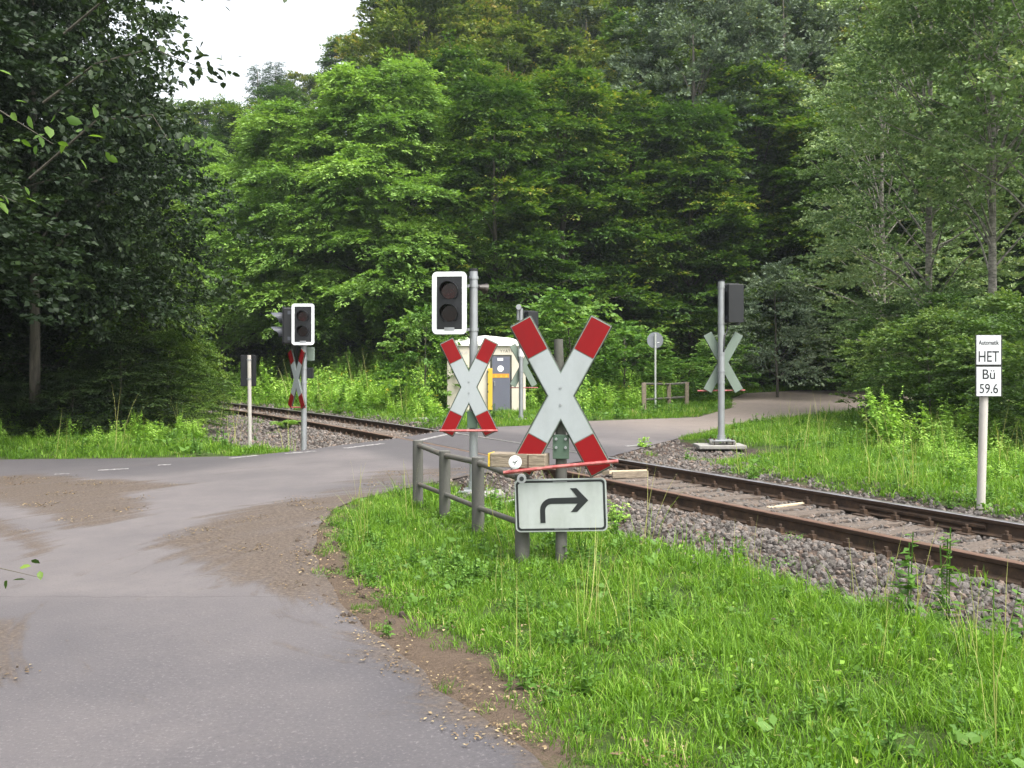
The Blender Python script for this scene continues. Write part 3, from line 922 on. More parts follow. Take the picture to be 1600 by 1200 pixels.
o = MB().box((0, 0, 0), (0.85, 0.55, 0.07)).build('foundation_slab', M['concrete'], None, bevel=0.015)
o.location = (x4 - 0.03, y4, 0.042); tag(o, 'flat concrete slab under the right signal mast', 'slab')
for sx in (-1, 1):
    MB().box((sx * 0.15, -0.1, 0.02), (0.16, 0.14, 0.07)).build('foot_block', M['concrete'], s4, bevel=0.02)

MB().tube([(0.14, 0.05, zz(500, y4, s4)), (0.10, 0.0, zz(518, y4, s4)), (0.05, -0.055, zz(524, y4, s4)), (0.03, -0.062, zz(550, y4, s4))], 0.012, 6).build('cable', M['black'], s4, smooth=True)
# --- far signal near the hut, from the back
x5, y5 = px(814, 657.5, 0.1)
s5 = empty('crossing_signal', (x5, y5, 0.09), 0, 'farthest signal mast standing beside the pale hut with its back turned', 'crossing signal', 'signal masts around the level crossing')
mast(s5, zz(482, y5, s5), 0.055, 0.36)
k5 = y5 / FPX
signal_head(s5, ((827 - 814) * k5 + 0.02, 0.10, zz(508, y5, s5)), R(180 + 25), 0.37, 0.76, depth=0.2)
c5 = crossbuck(s5, 0.0, y=0.0, L=1.18, w=0.080, a=R(29), bar=False)
c5.rotation_euler = (0, 0, R(192)); c5.location = ((818 - 814) * k5, 0.11, zz(571, y5, s5))
MB().tube([(-0.28, 0.12, zz(606, y5, s5)), (0.44, 0.14, zz(606, y5, s5))], 0.013, 8).build('guard_bar', M['red_bar'], s5, smooth=True)
clamps(s5, [zz(v, y5, s5) for v in (560, 580, 590, 600)], 0.055)
MB().tube([(-0.06, 0, zz(480, y5, s5)), (-0.06, -0.1, zz(480, y5, s5))], 0.07, 12).build('warning_bell', M['galv'], s5, smooth=True)
MB().tube([(-0.08, 0.0, zz(484, y5, s5)), (-0.08, 0.0, zz(500, y5, s5))], 0.03, 8).build('lamp_bracket', M['galv'], s5)
MB().tube([(0, 0, zz(557, y5, s5)), (0, 0, zz(545, y5, s5))], 0.068, 12).build('white_sleeve', M['border_white'], s5, smooth=True)

# --- black board on a post at the left
x6, y6 = px(391, 695, 0.03)
s6 = empty('track_board', (x6, y6, gz(x6, y6)), 0, 'narrow black board seen from behind on a slim pale post left of the crossing', 'railway sign')
MB().tube([(0, 0, -0.1), (-0.02, 0, zz(555, y6, s6))], 0.036, 10).build('post', M['white_post'], s6, smooth=True)
MB().box((-0.05, 0.055, zz(579, y6, s6)), (0.29, 0.02, 0.58)).build('board', M['black'], s6, bevel=0.004)
for v in (562, 592):
    MB().tube([(-0.02, 0, zz(v, y6, s6) - .012), (-0.02, 0, zz(v, y6, s6) + .012)], 0.044, 10).build('clamp', M['galv'], s6)

# --- white board with text
def text_mesh(s, size, cx, cz, y, name, mat, parent, sx=0.8, w_target=None, bold=0.0):
    cu = bpy.data.curves.new(name, 'FONT')
    cu.body = s
    cu.size = size
    cu.align_x = 'CENTER'
    cu.align_y = 'CENTER'
    cu.offset = bold
    cu.extrude = 0.0006
    tmp = bpy.data.objects.new('tmp', cu)
    COL.objects.link(tmp)
    bpy.context.view_layer.update()
    me = bpy.data.meshes.new_from_object(tmp.evaluated_get(bpy.context.evaluated_depsgraph_get()))
    bpy.data.objects.remove(tmp)
    xs = [v.co.x for v in me.vertices]; ys = [v.co.y for v in me.vertices]
    w = max(xs) - min(xs); mx = (max(xs) + min(xs)) / 2; my = (max(ys) + min(ys)) / 2
    f = w_target / w if w_target else sx
    for v in me.vertices:
        v.co = Vector(((v.co.x - mx) * f + cx, y - v.co.z, (v.co.y - my) + cz))
    me.name = name
    return link_mesh(name, me, mat, parent)
x7, y7 = px(1533, 795, 0.03)
s7 = empty('distance_board', (x7, y7, gz(x7, y7)), R(0), 'white railway boards reading Automatik HET Bü 59.6 on a white post at right', 'railway sign')
k7 = y7 / FPX
MB().tube([(-0.005, 0, -0.1), (0.045, 0, zz(525, y7, s7))], 0.040, 12).build('post', M['white_post'], s7, smooth=True)
bx = (1540 - 1533) * k7
p1 = MB().box((0, 0, 0), (0.243, 0.012, 0.292)).build('upper_board', M['text_white'], s7, bevel=0.001)
p1.location = (bx, -0.055, zz(547, y7, s7))
p2 = MB().box((0, 0, 0), (0.243, 0.012, 0.292)).build('lower_board', M['text_white'], s7, bevel=0.001)
p2.location = (bx, -0.055, zz(596, y7, s7))
MB().box((bx + 0.012, -0.035, zz(571.5, y7, s7)), (0.262, 0.02, 0.62)).build('back_frame', M['edge'], s7, bevel=0.002)
text_mesh('Automatik', 0.062, 0, 0.075, -0.0066, 'lettering', M['ink'], p1, w_target=0.205, bold=0.0012)
text_mesh('HET', 0.155, 0, -0.065, -0.0066, 'lettering', M['ink'], p1, w_target=0.205, bold=0.001)
text_mesh('Bü', 0.140, 0, 0.073, -0.0066, 'lettering', M['ink'], p2, w_target=0.125, bold=0.001)
text_mesh('59.6', 0.135, 0, -0.070, -0.0066, 'lettering', M['ink'], p2, w_target=0.185, bold=0.001)

# --- round sign seen from behind
x8, y8 = px(1024, 640, 0.12)
s8 = empty('round_sign', (x8, y8, gz(x8, y8)), 0, 'round traffic sign on a thin post showing its grey back', 'traffic sign')
MB().tube([(0, 0, -0.1), (0.0, 0, zz(521, y8, s8))], 0.032, 10).build('post', worn('pale_post', (0.5, 0.52, 0.5), 0.5, 0.3), s8, smooth=True)
MB().prism(circ(0.26, 0, zz(531.5, y8, s8), 28), 0.04, 0.05).build('disc', worn('sign_back_grey', (0.2, 0.215, 0.24), 0.5, 0.3), s8)
MB().box((0, 0.03, zz(524, y8, s8)), (0.12, 0.02, 0.03)).box((0, 0.03, zz(541, y8, s8)), (0.12, 0.02, 0.03)).build('bracket', M['galv'], s8)
MB().box((0.10, 0.035, zz(535, y8, s8)), (0.07, 0.006, 0.02)).build('sticker', M['label_white'], s8)

# ------------------------------------------------------------------ fences
fx = [px(653, 792, .05), px(695, 810, .05), px(747, 840, .04), px(816, 884, .03)]
tops = [688, 704, 714, 742]
fc = empty('tube_fence', (fx[2][0], fx[2][1], gz(*fx[2])), 0, 'low guard fence of four stout grey posts and two tube rails in the grass', 'fence')
tp = []
for (x, y), v in zip(fx, tops):
    zt = CAMZ - (v - HOR) / FPX * y
    r = 0.053
    MB().tube([(x - fc.location.x, y - fc.location.y, -0.2 - fc.location.z), (x - fc.location.x, y - fc.location.y, zt - 0.004 - fc.location.z), (x - fc.location.x, y - fc.location.y, zt - fc.location.z)], [r, r, r * 0.93], 16).build('post', M['concrete_post'], fc, smooth=True)
    tp.append(Vector((x, y, zt)) - fc.location)
tr_ = [Vector((p.x, p.y, p.z - 0.045)) for p in tp]
tr_[3] = Vector((tp[3].x, tp[3].y - 0.0, tp[3].z - 0.03))
MB().tube(tr_, 0.026, 10).build('rail', M['rail_tube'], fc, smooth=True)
lo = []
for (x, y), v in zip(fx, (756, 772, 793, 818)):
    lo.append(Vector((x, y, CAMZ - (v - HOR) / FPX * y)) - fc.location)
MB().tube(lo, 0.022, 10).build('rail', M['rail_tube'], fc, smooth=True)
# reflector discs on the last post
for (u, v, r, nm) in ((805, 722, 0.045, 'reflector_disc'), (815, 748, 0.032, 'reflector_disc')):
    Yd = 6.10
    c = Vector(((u - 800) / FPX * Yd, Yd, CAMZ - (v - HOR) / FPX * Yd)) - fc.location
    d = MB().prism(circ(r, 0, 0, 24), -0.006, 0.006).build(nm, M['border_white'] if r > 0.04 else M['galv'], fc, bevel=0.001)
    d.location = c
    d['label'] = 'white disc with a dark mark on the fence end' if r > 0.04 else 'small pale ring below the white disc'
    if r > 0.04:
        MB().ring(circ(r * 0.86), circ(r * 0.80), -0.0075, -0.0062).build('ring_mark', M['galv'], d)
        MB().tube([(-0.018, -0.008, 0.004), (0.0, -0.008, 0.0), (0.016, -0.008, 0.012)], 0.0028, 5).tube([(0.002, -0.008, 0.004), (-0.003, -0.008, -0.016)], 0.0028, 5).build('mark', M['ink'], d)
        MB().tube([(0, 0.006, 0), (0, 0.15, 0)], 0.012, 8).build('stem', M['galv'], d)
    else:
        MB().prism(circ(r * 0.5, 0, 0, 16), -0.008, -0.0062).build('mark', M['ink'], d)
        MB().tube([(0, 0.006, 0), (0, 0.15, 0)], 0.010, 8).build('stem', M['galv'], d)
# plank resting on the fence
Yp = 6.36
pc = Vector(((808 - 800) / FPX * Yp, Yp, CAMZ - (718.5 - HOR) / FPX * Yp))
pk = empty('timber_block', tuple(pc), R(-16), 'short squared timber with a yellow painted end lying on the fence top', 'timber')
MB().box((0.02, 0, 0), (0.40, 0.14, 0.098)).build('beam', M['timber'], pk, bevel=0.005)
MB().box((-0.19, 0, 0), (0.014, 0.138, 0.096)).build('painted_end', M['yellow'], pk, bevel=0.003)
MB().box((0.10, -0.0725, 0.0), (0.006, 0.004, 0.09)).build('strap', M['rust'], pk)
# broken concrete around the middle mast
for i, (u, v, w, d, h, a) in enumerate([(762, 779, .34, .20, .07, 12), (728, 776, .20, .14, .06, -20), (795, 786, .30, .16, .04, 30)]):
    x, y = px(u, v, 0.06)
    o = MB().box((0, 0, 0), (w, d, h)).build('concrete_fragment', M['concrete'], None, bevel=0.02)
    o.location = (x, y, gz(x, y) + h / 2 - 0.005); o.rotation_euler = (R(4), R(-5), R(a))
    tag(o, ['largest broken concrete lump right of the middle mast foot', 'small concrete lump left of the middle mast foot', 'flat concrete lump by the arrow plate edge'][i], 'concrete lump', 'concrete lumps round the middle mast')
# far wooden fence
ff = empty('wooden_fence', (px(1040, 632, .2)[0], px(1040, 632, .2)[1], 0.1), 0, 'small brown post and rail fence on the grass beside the round sign', 'fence')
fpts = []
for u, vb, vt in ((1006, 643, 598), (1045, 632, 599), (1073, 626, 597)):
    x, y = px(u, vb, 0.12)
    y = min(y, 31.5); x = (u - 800) / FPX * y
    z0 = gz(x, y)
    ztp = CAMZ - (vt - HOR) / FPX * y
    MB().box((x - ff.location.x, y - ff.location.y, (z0 - 0.1 + ztp) / 2 - 0.1), (0.13, 0.13, ztp - z0 + 0.1)).build('post', M['timber'], ff, bevel=0.01)
    fpts.append((x - ff.location.x, y - ff.location.y, ztp - 0.1))
for dz in (-0.03, -0.52):
    MB().tube([(p[0], p[1], p[2] + dz) for p in fpts], 0.038, 8).build('rail', M['rail_tube'], ff, smooth=True)

# ------------------------------------------------------------------ equipment hut
HY = 27.0
hx0, hx1 = (695 - 800) / FPX * HY, (818 - 800) / FPX * HY
hut = empty('equipment_hut', ((hx0 + hx1) / 2, HY + 1.0, 0.08), R(4), 'small cream railway hut with white hipped roof and grey door beyond the road', 'hut')
hw = (hx1 - hx0); hd = 2.0
zw = CAMZ - 0.08 + (HOR - 541) / FPX * HY
MB().box((0, 0, zw / 2), (hw, hd, zw)).build('wall', M['hut_wall'], hut, bevel=0.02)
ov = 0.06
V = [(-hw / 2 - ov, -hd / 2 - ov, zw), (hw / 2 + ov, -hd / 2 - ov, zw), (hw / 2 + ov, hd / 2 + ov, zw), (-hw / 2 - ov, hd / 2 + ov, zw)]
V += [(p[0], p[1], zw + 0.08) for p in V]
V += [(p[0] * 0.62, p[1] * 0.62, zw + 0.26) for p in V[:4]]
V += [(0, 0, zw + 0.36)]
F = [(0, 3, 2, 1)] + [(i, (i + 1) % 4, 4 + (i + 1) % 4, 4 + i) for i in range(4)] + [(4 + i, 4 + (i + 1) % 4, 8 + (i + 1) % 4, 8 + i) for i in range(4)] + [(8 + i, 8 + (i + 1) % 4, 12) for i in range(4)]
MB().add(V, F).build('roof', M['hut_roof'], hut, bevel=0.015)
kh = HY / FPX
cxh = (hx0 + hx1) / 2
hxp = lambda u: (u - 800) * kh - cxh
hzp = lambda v: CAMZ - 0.08 - (v - HOR) * kh
yf = -hd / 2
dl, dr = hxp(765), hxp(793.5)
dt_, db = hzp(557), 0.06
MB().ring([(dl - .05, db - .02), (dr + .05, db - .02), (dr + .05, dt_ + .05), (dl - .05, dt_ + .05)], [(dl, db), (dr, db), (dr, dt_), (dl, dt_)], yf - 0.012, yf + 0.03).build('door_frame', M['edge'], hut)
dr_o = MB().box(((dl + dr) / 2, yf - 0.004, (dt_ + db) / 2), (dr - dl - .01, 0.03, dt_ - db - .01)).build('door', M['hut_door'], hut, bevel=0.004)
MB().box((hxp(778), yf - 0.022, hzp(561.5)), (0.17, 0.004, 0.08)).build('name_label', M['label_white'], dr_o)
MB().prism(circ(0.095, hxp(778.5), hzp(576)), yf - 0.026, yf - 0.020).build('round_label', M['label_white'], dr_o)
MB().box((hxp(779), yf - 0.022, hzp(587)), (0.50, 0.004, 0.12)).build('orange_strip', M['orange'], dr_o)
tri = MB()
for u in (771, 779.5, 787.5):
    tri.prism([(hxp(u) - .05, hzp(590)), (hxp(u) + .05, hzp(590)), (hxp(u), hzp(585))], yf - 0.027, yf - 0.0245)
tri.build('warning_triangle', M['yellow'], dr_o)
MB().tube([(hxp(769), yf - .02, hzp(597)), (hxp(769), yf - .09, hzp(597)), (hxp(769), yf - .09, hzp(603))], 0.02, 6).build('door_handle', M['galv'], dr_o)
MB().box((hxp(762), yf - 0.06, hzp(608)), (0.14, 0.08, (640 - 575) * kh)).build('yellow_post', M['yellow'], hut, bevel=0.01)
hg = MB()
for v in (581, 600, 612):
    hg.box((hxp(758.5), yf - 0.105, hzp(v)), (0.03, 0.01, 0.06))
hg.build('hinge', M['black'], hut)
text_mesh('YYÄTR', 0.12, hxp(788), hzp(548), yf - 0.003, 'lettering', M['edge'], hut, w_target=0.40)
text_mesh('BÜS', 0.12, hxp(721), hzp(551), yf - 0.003, 'lettering', worn('faint_print', (0.36, 0.35, 0.36), 0.8), hut, w_target=0.24)
# gravel-coloured slab left of the hut
x, y = px(680, 655, 0.1)
o = MB().box((0, 0, 0), (1.1, 0.8, 0.08)).build('cable_cover', M['concrete'], None, bevel=0.01)
o.location = (x, y, gz(x, y) + 0.03); tag(o, 'low concrete cable cover in the grass left of the hut', 'cable cover')

# VEG
# ------------------------------------------------------------------ leaves (numpy)
def unit(a):
    return a / (np.linalg.norm(a, axis=-1, keepdims=True) + 1e-9)

def leaf_quads(c, ax, nm, L, W):
    ax = unit(ax)
    side = unit(np.cross(nm, ax))
    nm = np.cross(ax, side)
    L = np.broadcast_to(L, (len(c),))[:, None]; W = np.broadcast_to(W, (len(c),))[:, None]
    m_ = c + ax * L * 0.45 + nm * W * 0.12
    V = np.stack([c, m_ + side * W * 0.5, c + ax * L - nm * L * 0.08, m_ - side * W * 0.5], 1).reshape(-1, 3)
    F = np.arange(len(c) * 4).reshape(-1, 4)
    return V, F

def tube_np(pts, rads, n=6):
    mb = MB().tube(pts, rads, n)
    return mb

def fan(rng, o, a, Ls, k, wfan, droop, leafL, leafW, tint0, flat=0.35, tipt=0.35):
    """k leaves along each spray: o,a (S,3); returns quads + tint"""
    S = len(o)
    a = unit(a)
    t = rng.uniform(0.05, 1.0, (S, k)) ** 0.85
    up = np.zeros((S, 1, 3)); up[..., 2] = 1
    A = a[:, None, :]
    side = unit(np.cross(A, up))
    sg = rng.choice([-1.0, 1.0], (S, k))
    lat = sg * rng.uniform(0, 1, (S, k)) * wfan * Ls[:, None] * np.sqrt(np.clip(1.05 - t, 0, 1))
    P = o[:, None, :] + A * (t * Ls[:, None])[..., None] + side * lat[..., None]
    P[..., 2] -= droop * (t ** 2 + (lat / (Ls[:, None] + 1e-6)) ** 2) * Ls[:, None]
    P += rng.normal(0, 0.03, P.shape) * Ls[:, None, None]
    ax = A + side * (sg * rng.uniform(0.3, 1.4, (S, k)))[..., None] + rng.normal(0, 0.25, P.shape)
    ax[..., 2] -= droop * 0.8
    nm = up + rng.normal(0, flat, P.shape)
    sc_ = rng.uniform(0.7, 1.25, (S, k))
    V, F = leaf_quads(P.reshape(-1, 3), ax.reshape(-1, 3), nm.reshape(-1, 3), (leafL * sc_).ravel(), (leafW * sc_).ravel())
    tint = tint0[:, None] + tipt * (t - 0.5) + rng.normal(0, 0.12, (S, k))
    return V, F, np.repeat(np.clip(tint, 0, 1).ravel(), 4)

PROFILE = {
    'round': lambda s: np.sqrt(np.clip(1 - (2 * s - 0.9) ** 2 / 1.3, 0.03, 1)),
    'low':   lambda s: np.clip(1.05 - 0.75 * s ** 1.6, 0.1, 1) * np.clip(0.75 + s * 1.5, 0, 1),
    'cone':  lambda s: np.clip(1.0 - s, 0.03, 1),
    'dome':  lambda s: np.sqrt(np.clip(1.02 - s ** 2, 0.03, 1)),
}

def make_crown(nm, seed, H, Rr, zb, prof='round', nb=46, ns=34, k=28, br=0.33, flat=0.3, Ls=0.9, wfan=0.45, droop=0.25,
               lL=0.15, lW=0.09, mat=None, bark=None, trunk_r=0.16, random_n=0.35, tip=0.3, tint=(0.25, 0.7), up=0.1, trunk_top=0.85, limb=0.5):
    rng = np.random.default_rng(seed)
    s = (np.arange(nb) + rng.uniform(0, 1, nb)) / nb
    h = zb + (H - zb) * s
    az = np.arange(nb) * 2.399 + rng.uniform(-0.5, 0.5, nb)
    rad = Rr * PROFILE[prof](s) * rng.uniform(0.45, 0.9, nb)
    C = np.stack([np.cos(az) * rad, np.sin(az) * rad, h], 1)
    rb = br * Rr * rng.uniform(0.65, 1.25, nb) * np.clip(PROFILE[prof](s), 0.35, 1)
    bt = rng.uniform(*tint, nb)
    d = unit(rng.normal(0, 1, (nb, ns, 3)))
    d[..., 2] = np.where(d[..., 2] < -0.35, -d[..., 2], d[..., 2])
    q_ = rng.uniform(0.55, 1.08, (nb, ns, 1))
    rv_ = np.stack([rb, rb, rb * flat], 1)[:, None, :]
    o = C[:, None, :] + d * rv_ * q_
    out = o.copy(); out[..., 2] = 0
    a = unit(out) * 1.0 + d * np.array([0.8, 0.8, 0.4]) + rng.normal(0, 0.35, o.shape)
    a[..., 2] += up
    L_ = Ls * rng.uniform(0.6, 1.3, nb * ns)
    tt = np.repeat(bt, ns) + rng.normal(0, 0.07, nb * ns)
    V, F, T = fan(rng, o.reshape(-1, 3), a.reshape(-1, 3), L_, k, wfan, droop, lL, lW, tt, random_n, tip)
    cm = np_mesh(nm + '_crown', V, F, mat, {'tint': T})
    mb = MB()
    zt = H * trunk_top
    w = rng.uniform(-0.15, 0.15, (6, 2)).cumsum(0) * 0.6
    tp_ = [(w[i, 0] * i / 5, w[i, 1] * i / 5, zt * i / 5 - (0.3 if i == 0 else 0)) for i in range(6)]
    mb.tube(tp_, [trunk_r * (1.15 - i / 5 * 0.9) for i in range(6)], 10)
    for i in range(nb):
        if rng.random() > limb: continue
        z0 = max(0.3, h[i] * rng.uniform(0.6, 0.85)); f = min(z0 / zt, 1)
        p0 = Vector((w[5, 0] * f * f, w[5, 1] * f * f, min(z0, zt * 0.98))); p1 = Vector(C[i] * np.array([1, 1, 1]))
        mid = (p0 + p1) / 2 + Vector((0, 0, 0.25))
        r0 = trunk_r * 0.32 * (1.1 - 0.6 * f)
        mb.tube([p0, mid, p1, p1 + (p1 - mid) * 0.6], [r0, r0 * 0.7, r0 * 0.4, r0 * 0.12], 5, cap=False)
    tm = bpy.data.meshes.new(nm + '_trunk')
    tm.from_pydata(mb.v, [], mb.f); tm.update(); tm.shade_smooth()
    tm.materials.append(bark or M['bark'])
    return tm, cm

def merge_np(parts):
    V, F, T, b = [], [], [], 0
    for v, f, t in parts:
        V.append(v); F.append(f + b); T.append(t); b += len(v)
    return np.concatenate(V), np.concatenate(F), np.concatenate(T)

KIND = {}
LQ = 1.0
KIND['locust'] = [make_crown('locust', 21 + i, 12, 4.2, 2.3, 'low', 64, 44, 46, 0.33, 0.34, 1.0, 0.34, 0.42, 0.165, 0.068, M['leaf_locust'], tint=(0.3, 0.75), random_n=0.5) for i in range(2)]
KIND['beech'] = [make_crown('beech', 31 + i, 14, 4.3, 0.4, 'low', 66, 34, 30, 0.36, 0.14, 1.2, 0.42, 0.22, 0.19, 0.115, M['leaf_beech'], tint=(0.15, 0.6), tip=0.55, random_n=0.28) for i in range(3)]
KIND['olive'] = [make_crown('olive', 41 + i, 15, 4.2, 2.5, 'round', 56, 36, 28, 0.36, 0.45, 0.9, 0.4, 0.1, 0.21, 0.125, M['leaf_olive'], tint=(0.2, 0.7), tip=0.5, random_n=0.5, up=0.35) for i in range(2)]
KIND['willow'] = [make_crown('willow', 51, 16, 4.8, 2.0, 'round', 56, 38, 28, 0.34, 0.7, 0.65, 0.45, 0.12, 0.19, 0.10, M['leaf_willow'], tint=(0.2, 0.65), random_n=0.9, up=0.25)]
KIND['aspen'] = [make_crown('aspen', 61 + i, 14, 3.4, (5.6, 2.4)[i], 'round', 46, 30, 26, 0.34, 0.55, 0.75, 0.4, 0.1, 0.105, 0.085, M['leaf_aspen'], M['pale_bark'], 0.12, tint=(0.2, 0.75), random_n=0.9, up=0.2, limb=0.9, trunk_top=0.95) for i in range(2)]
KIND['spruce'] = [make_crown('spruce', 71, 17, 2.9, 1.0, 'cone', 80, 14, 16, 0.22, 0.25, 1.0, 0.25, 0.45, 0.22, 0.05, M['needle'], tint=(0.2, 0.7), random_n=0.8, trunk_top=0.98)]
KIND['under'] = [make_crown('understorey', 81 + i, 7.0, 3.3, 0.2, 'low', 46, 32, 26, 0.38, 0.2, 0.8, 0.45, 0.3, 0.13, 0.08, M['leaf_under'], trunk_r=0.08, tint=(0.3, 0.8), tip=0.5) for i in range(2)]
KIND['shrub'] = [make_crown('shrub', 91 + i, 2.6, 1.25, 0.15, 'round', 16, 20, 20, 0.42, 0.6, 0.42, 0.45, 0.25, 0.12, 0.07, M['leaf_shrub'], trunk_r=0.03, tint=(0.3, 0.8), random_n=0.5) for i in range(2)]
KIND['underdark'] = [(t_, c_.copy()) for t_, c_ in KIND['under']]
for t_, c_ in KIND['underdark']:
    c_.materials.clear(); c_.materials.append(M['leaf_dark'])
KIND['bank'] = [make_crown('bankshrub', 191 + i, 2.6, 1.35, 0.1, 'round', 22, 34, 26, 0.42, 0.75, 0.34, 0.45, 0.2, 0.075, 0.042, M['leaf_bank'], trunk_r=0.02, tint=(0.2, 0.8), random_n=0.7, up=0.35) for i in range(2)]
KIND['greyshrub'] = [make_crown('greyshrub', 95, 4.2, 2.0, 0.4, 'dome', 24, 24, 22, 0.38, 0.5, 0.5, 0.45, 0.15, 0.11, 0.06, M['leaf_willow'], trunk_r=0.05, tint=(0.4, 0.8), random_n=0.8)]

TREE_NO = [0]
def tree(kind, var, x, y, s, label, group=None, name='tree', cat='tree', sz=None, rot=None, z=None):
    TREE_NO[0] += 1
    rr = random.Random(TREE_NO[0] * 13 + 5)
    tm, cm = KIND[kind][var % len(KIND[kind])]
    o = empty(name, (x, y, (gz(x, y) if z is None else z) - 0.05), rr.uniform(0, 6.28) if rot is None else rot, label, cat, group)
    o.scale = (s * rr.uniform(.95, 1.05), s * rr.uniform(.95, 1.05), (sz or s))
    for nm, me in (('trunk', tm), ('crown', cm)):
        link_mesh(nm, me, None, o)
    return o
LM = [(560, 'the left signal mast'), (640, 'the tallest feathery tree'), (720, 'the middle traffic light'), (800, 'the pale hut'), (900, 'the largest crossbuck'), (1000, 'the bright bush'),
      (1090, 'the round sign'), (1180, 'the right signal mast'), (1280, 'the grey green bush'), (1380, 'the far road bend'), (1480, 'the right bank bushes'), (1580, 'the white railway board'), (9999, 'the right picture edge')]
def slope_label(k_, row, u):
    lm = next(n for a, n in LM if u < a)
    nm = {'beech': 'layered beech', 'olive': 'olive green tree', 'willow': 'grey green tree', 'spruce': 'dark pointed spruce'}[k_]
    return nm + ' in the ' + ['second', 'third', 'fourth', 'fifth', 'sixth', 'topmost'][row] + ' slope row above ' + lm
def ux(u, Y): return (u - 800) / FPX * Y

# bright feathery trees beyond the track
tree('locust', 0, ux(602, 40), 40, 1.17, 'tallest bright green feathery tree rising behind the left traffic light', name='locust_tree', sz=1.12)
tree('locust', 1, ux(460, 41), 41, 1.1, 'broad light green feathery tree beyond the track left of the tallest one', name='locust_tree', sz=1.05)
tree('locust', 0, ux(350, 46), 46, 1.0, 'feathery green tree beyond the track nearest the dark foreground trees', name='locust_tree', sz=0.92)
tree('locust', 1, ux(690, 40), 40, 0.8, 'smaller feathery green tree just right of the tallest bright tree', name='locust_tree', sz=0.78)
tree('locust', 1, ux(250, 50), 50, 1.0, 'feathery green tree half hidden behind the dark trees on the left', name='locust_tree', sz=0.85)
# beech wall behind the far road
for i, (u, Y, s, szz, lb) in enumerate([
    (775, 39, .85, .95, 'dark layered beech rising right behind the pale hut'),
    (880, 42, .95, 1.05, 'dark layered beech behind the bright bush and largest crossbuck'),
    (985, 44, .95, 1.0, 'dark layered beech behind the round sign'),
    (1080, 43, .9, .95, 'dark layered beech between the round sign and the right signal mast'),
    (1180, 45, 1.0, 1.05, 'dark layered beech just right of the right signal mast'),
    (1290, 43, .95, .9, 'dark layered beech where the gravel road bends away'),
    (1390, 40, .9, .85, 'dark layered beech behind the slender pale trunked trees'),
    (1500, 42, 1.0, .9, 'dark layered beech above the white railway board'),
    (1610, 41, 1.0, .9, 'dark layered beech at the right picture edge'),
    (1700, 38, 1.0, .9, 'nearer dark beech cut off by the right picture edge')]):
    tree('beech', i, ux(u, Y), Y, s, lb, 'dark beeches behind the crossing', 'beech_tree', sz=szz)
# second and third rows on the slope
rr = random.Random(5)
GL = {'beech': 'tall beech standing in the second rows of the wooded slope', 'olive': 'olive green broadleaf tree high on the wooded slope',
      'willow': 'grey green tree on the wooded slope', 'spruce': 'dark pointed spruce on the far ridge against the sky', 'locust': 'bright green tree on the far left slope'}
for u, Y, k_, s, szz in [(700, 50, 'beech', 1.0, 1.1), (800, 52, 'olive', 1.0, 1.1), (905, 52, 'olive', 1, 1.0), (1000, 53, 'beech', 1, 1.1), (1290, 53, 'beech', 1, 1.0),
                   (1400, 50, 'olive', 1, 1), (1500, 52, 'beech', 1, 1), (1610, 50, 'olive', 1, 1), (655, 54, 'olive', 1.05, 1.3), (720, 45, 'beech', .9, 1.15)]:
    tree(k_, rr.randrange(3), ux(u, Y), Y, s, slope_label(k_, 0, u), 'second row of slope trees', k_ + '_tree', sz=szz)
tree('willow', 0, ux(1085, 47), 47, 1.0, 'big grey green tree standing out of the wood above the round sign', name='willow_tree', sz=1.25)
tree('willow', 0, ux(1225, 49), 49, 0.95, 'big grey green tree in the wood above the right signal mast', name='willow_tree', sz=1.2, rot=2.0)
for row, (Y, step) in enumerate([(61, 118), (71, 105), (83, 92), (97, 84), (113, 76)]):
    u = 690 - row * 14 + rr.uniform(0, 15)
    while u < 1720:
        Yj = Y + rr.uniform(-3, 3)
        k_ = rr.choice(['olive', 'olive', 'beech', 'willow', 'olive'])
        if u < 640 and row >= 3: k_ = rr.choice(['spruce', 'beech'])
        tree(k_, rr.randrange(3), ux(u, Yj), Yj, rr.uniform(.95, 1.2), slope_label(k_, row + 1, u), 'upper slope trees', k_ + '_tree', sz=rr.uniform(1.0, 1.3) * (1.12 if u > 600 else .95))
        u += step * rr.uniform(.8, 1.2)
# far left valley side
for u, Y, k_, s in [(300, 60, 'locust', 1.0), (380, 66, 'beech', .9), (440, 74, 'beech', .9), (340, 78, 'beech', 1.0), (405, 84, 'spruce', .95), (428, 86, 'spruce', .95), (270, 76, 'beech', 1.0),
                    (470, 92, 'olive', .9), (200, 64, 'beech', 1.0), (120, 58, 'beech', .9), (40, 54, 'beech', .9), (160, 74, 'beech', 1.1), (545, 84, 'beech', 1.0), (-60, 50, 'beech', 1.)]:
    where = ('deep behind the left picture edge thicket' if u < 0 else 'behind the thicket left of the mossy trunk' if u < 50 else 'behind the thicket right of the mossy trunk' if u < 140 else
             'far behind the thicket halfway to the railway' if u < 180 else 'near the railway behind the thicket' if u < 240 else 'over the vanishing rails' if u < 290 else 'just right of the vanishing rails' if u < 320 else
             'below the left end of the bright sky' if u < 360 else 'under the lowest point of the bright sky' if u < 400 else 'above the black track board' if u < 420 else 'above the two headed left signal' if u < 450 else 'where the skyline starts to climb' if u < 500 else 'halfway up the climbing skyline')
    tree(k_, rr.randrange(3), ux(u, Y), Y, s, {'beech': 'valley beech ', 'locust': 'light green feathery valley tree ', 'spruce': 'small pointed spruce ', 'olive': 'olive green valley tree '}[k_] + where, 'valley trees on the left', k_ + '_tree')

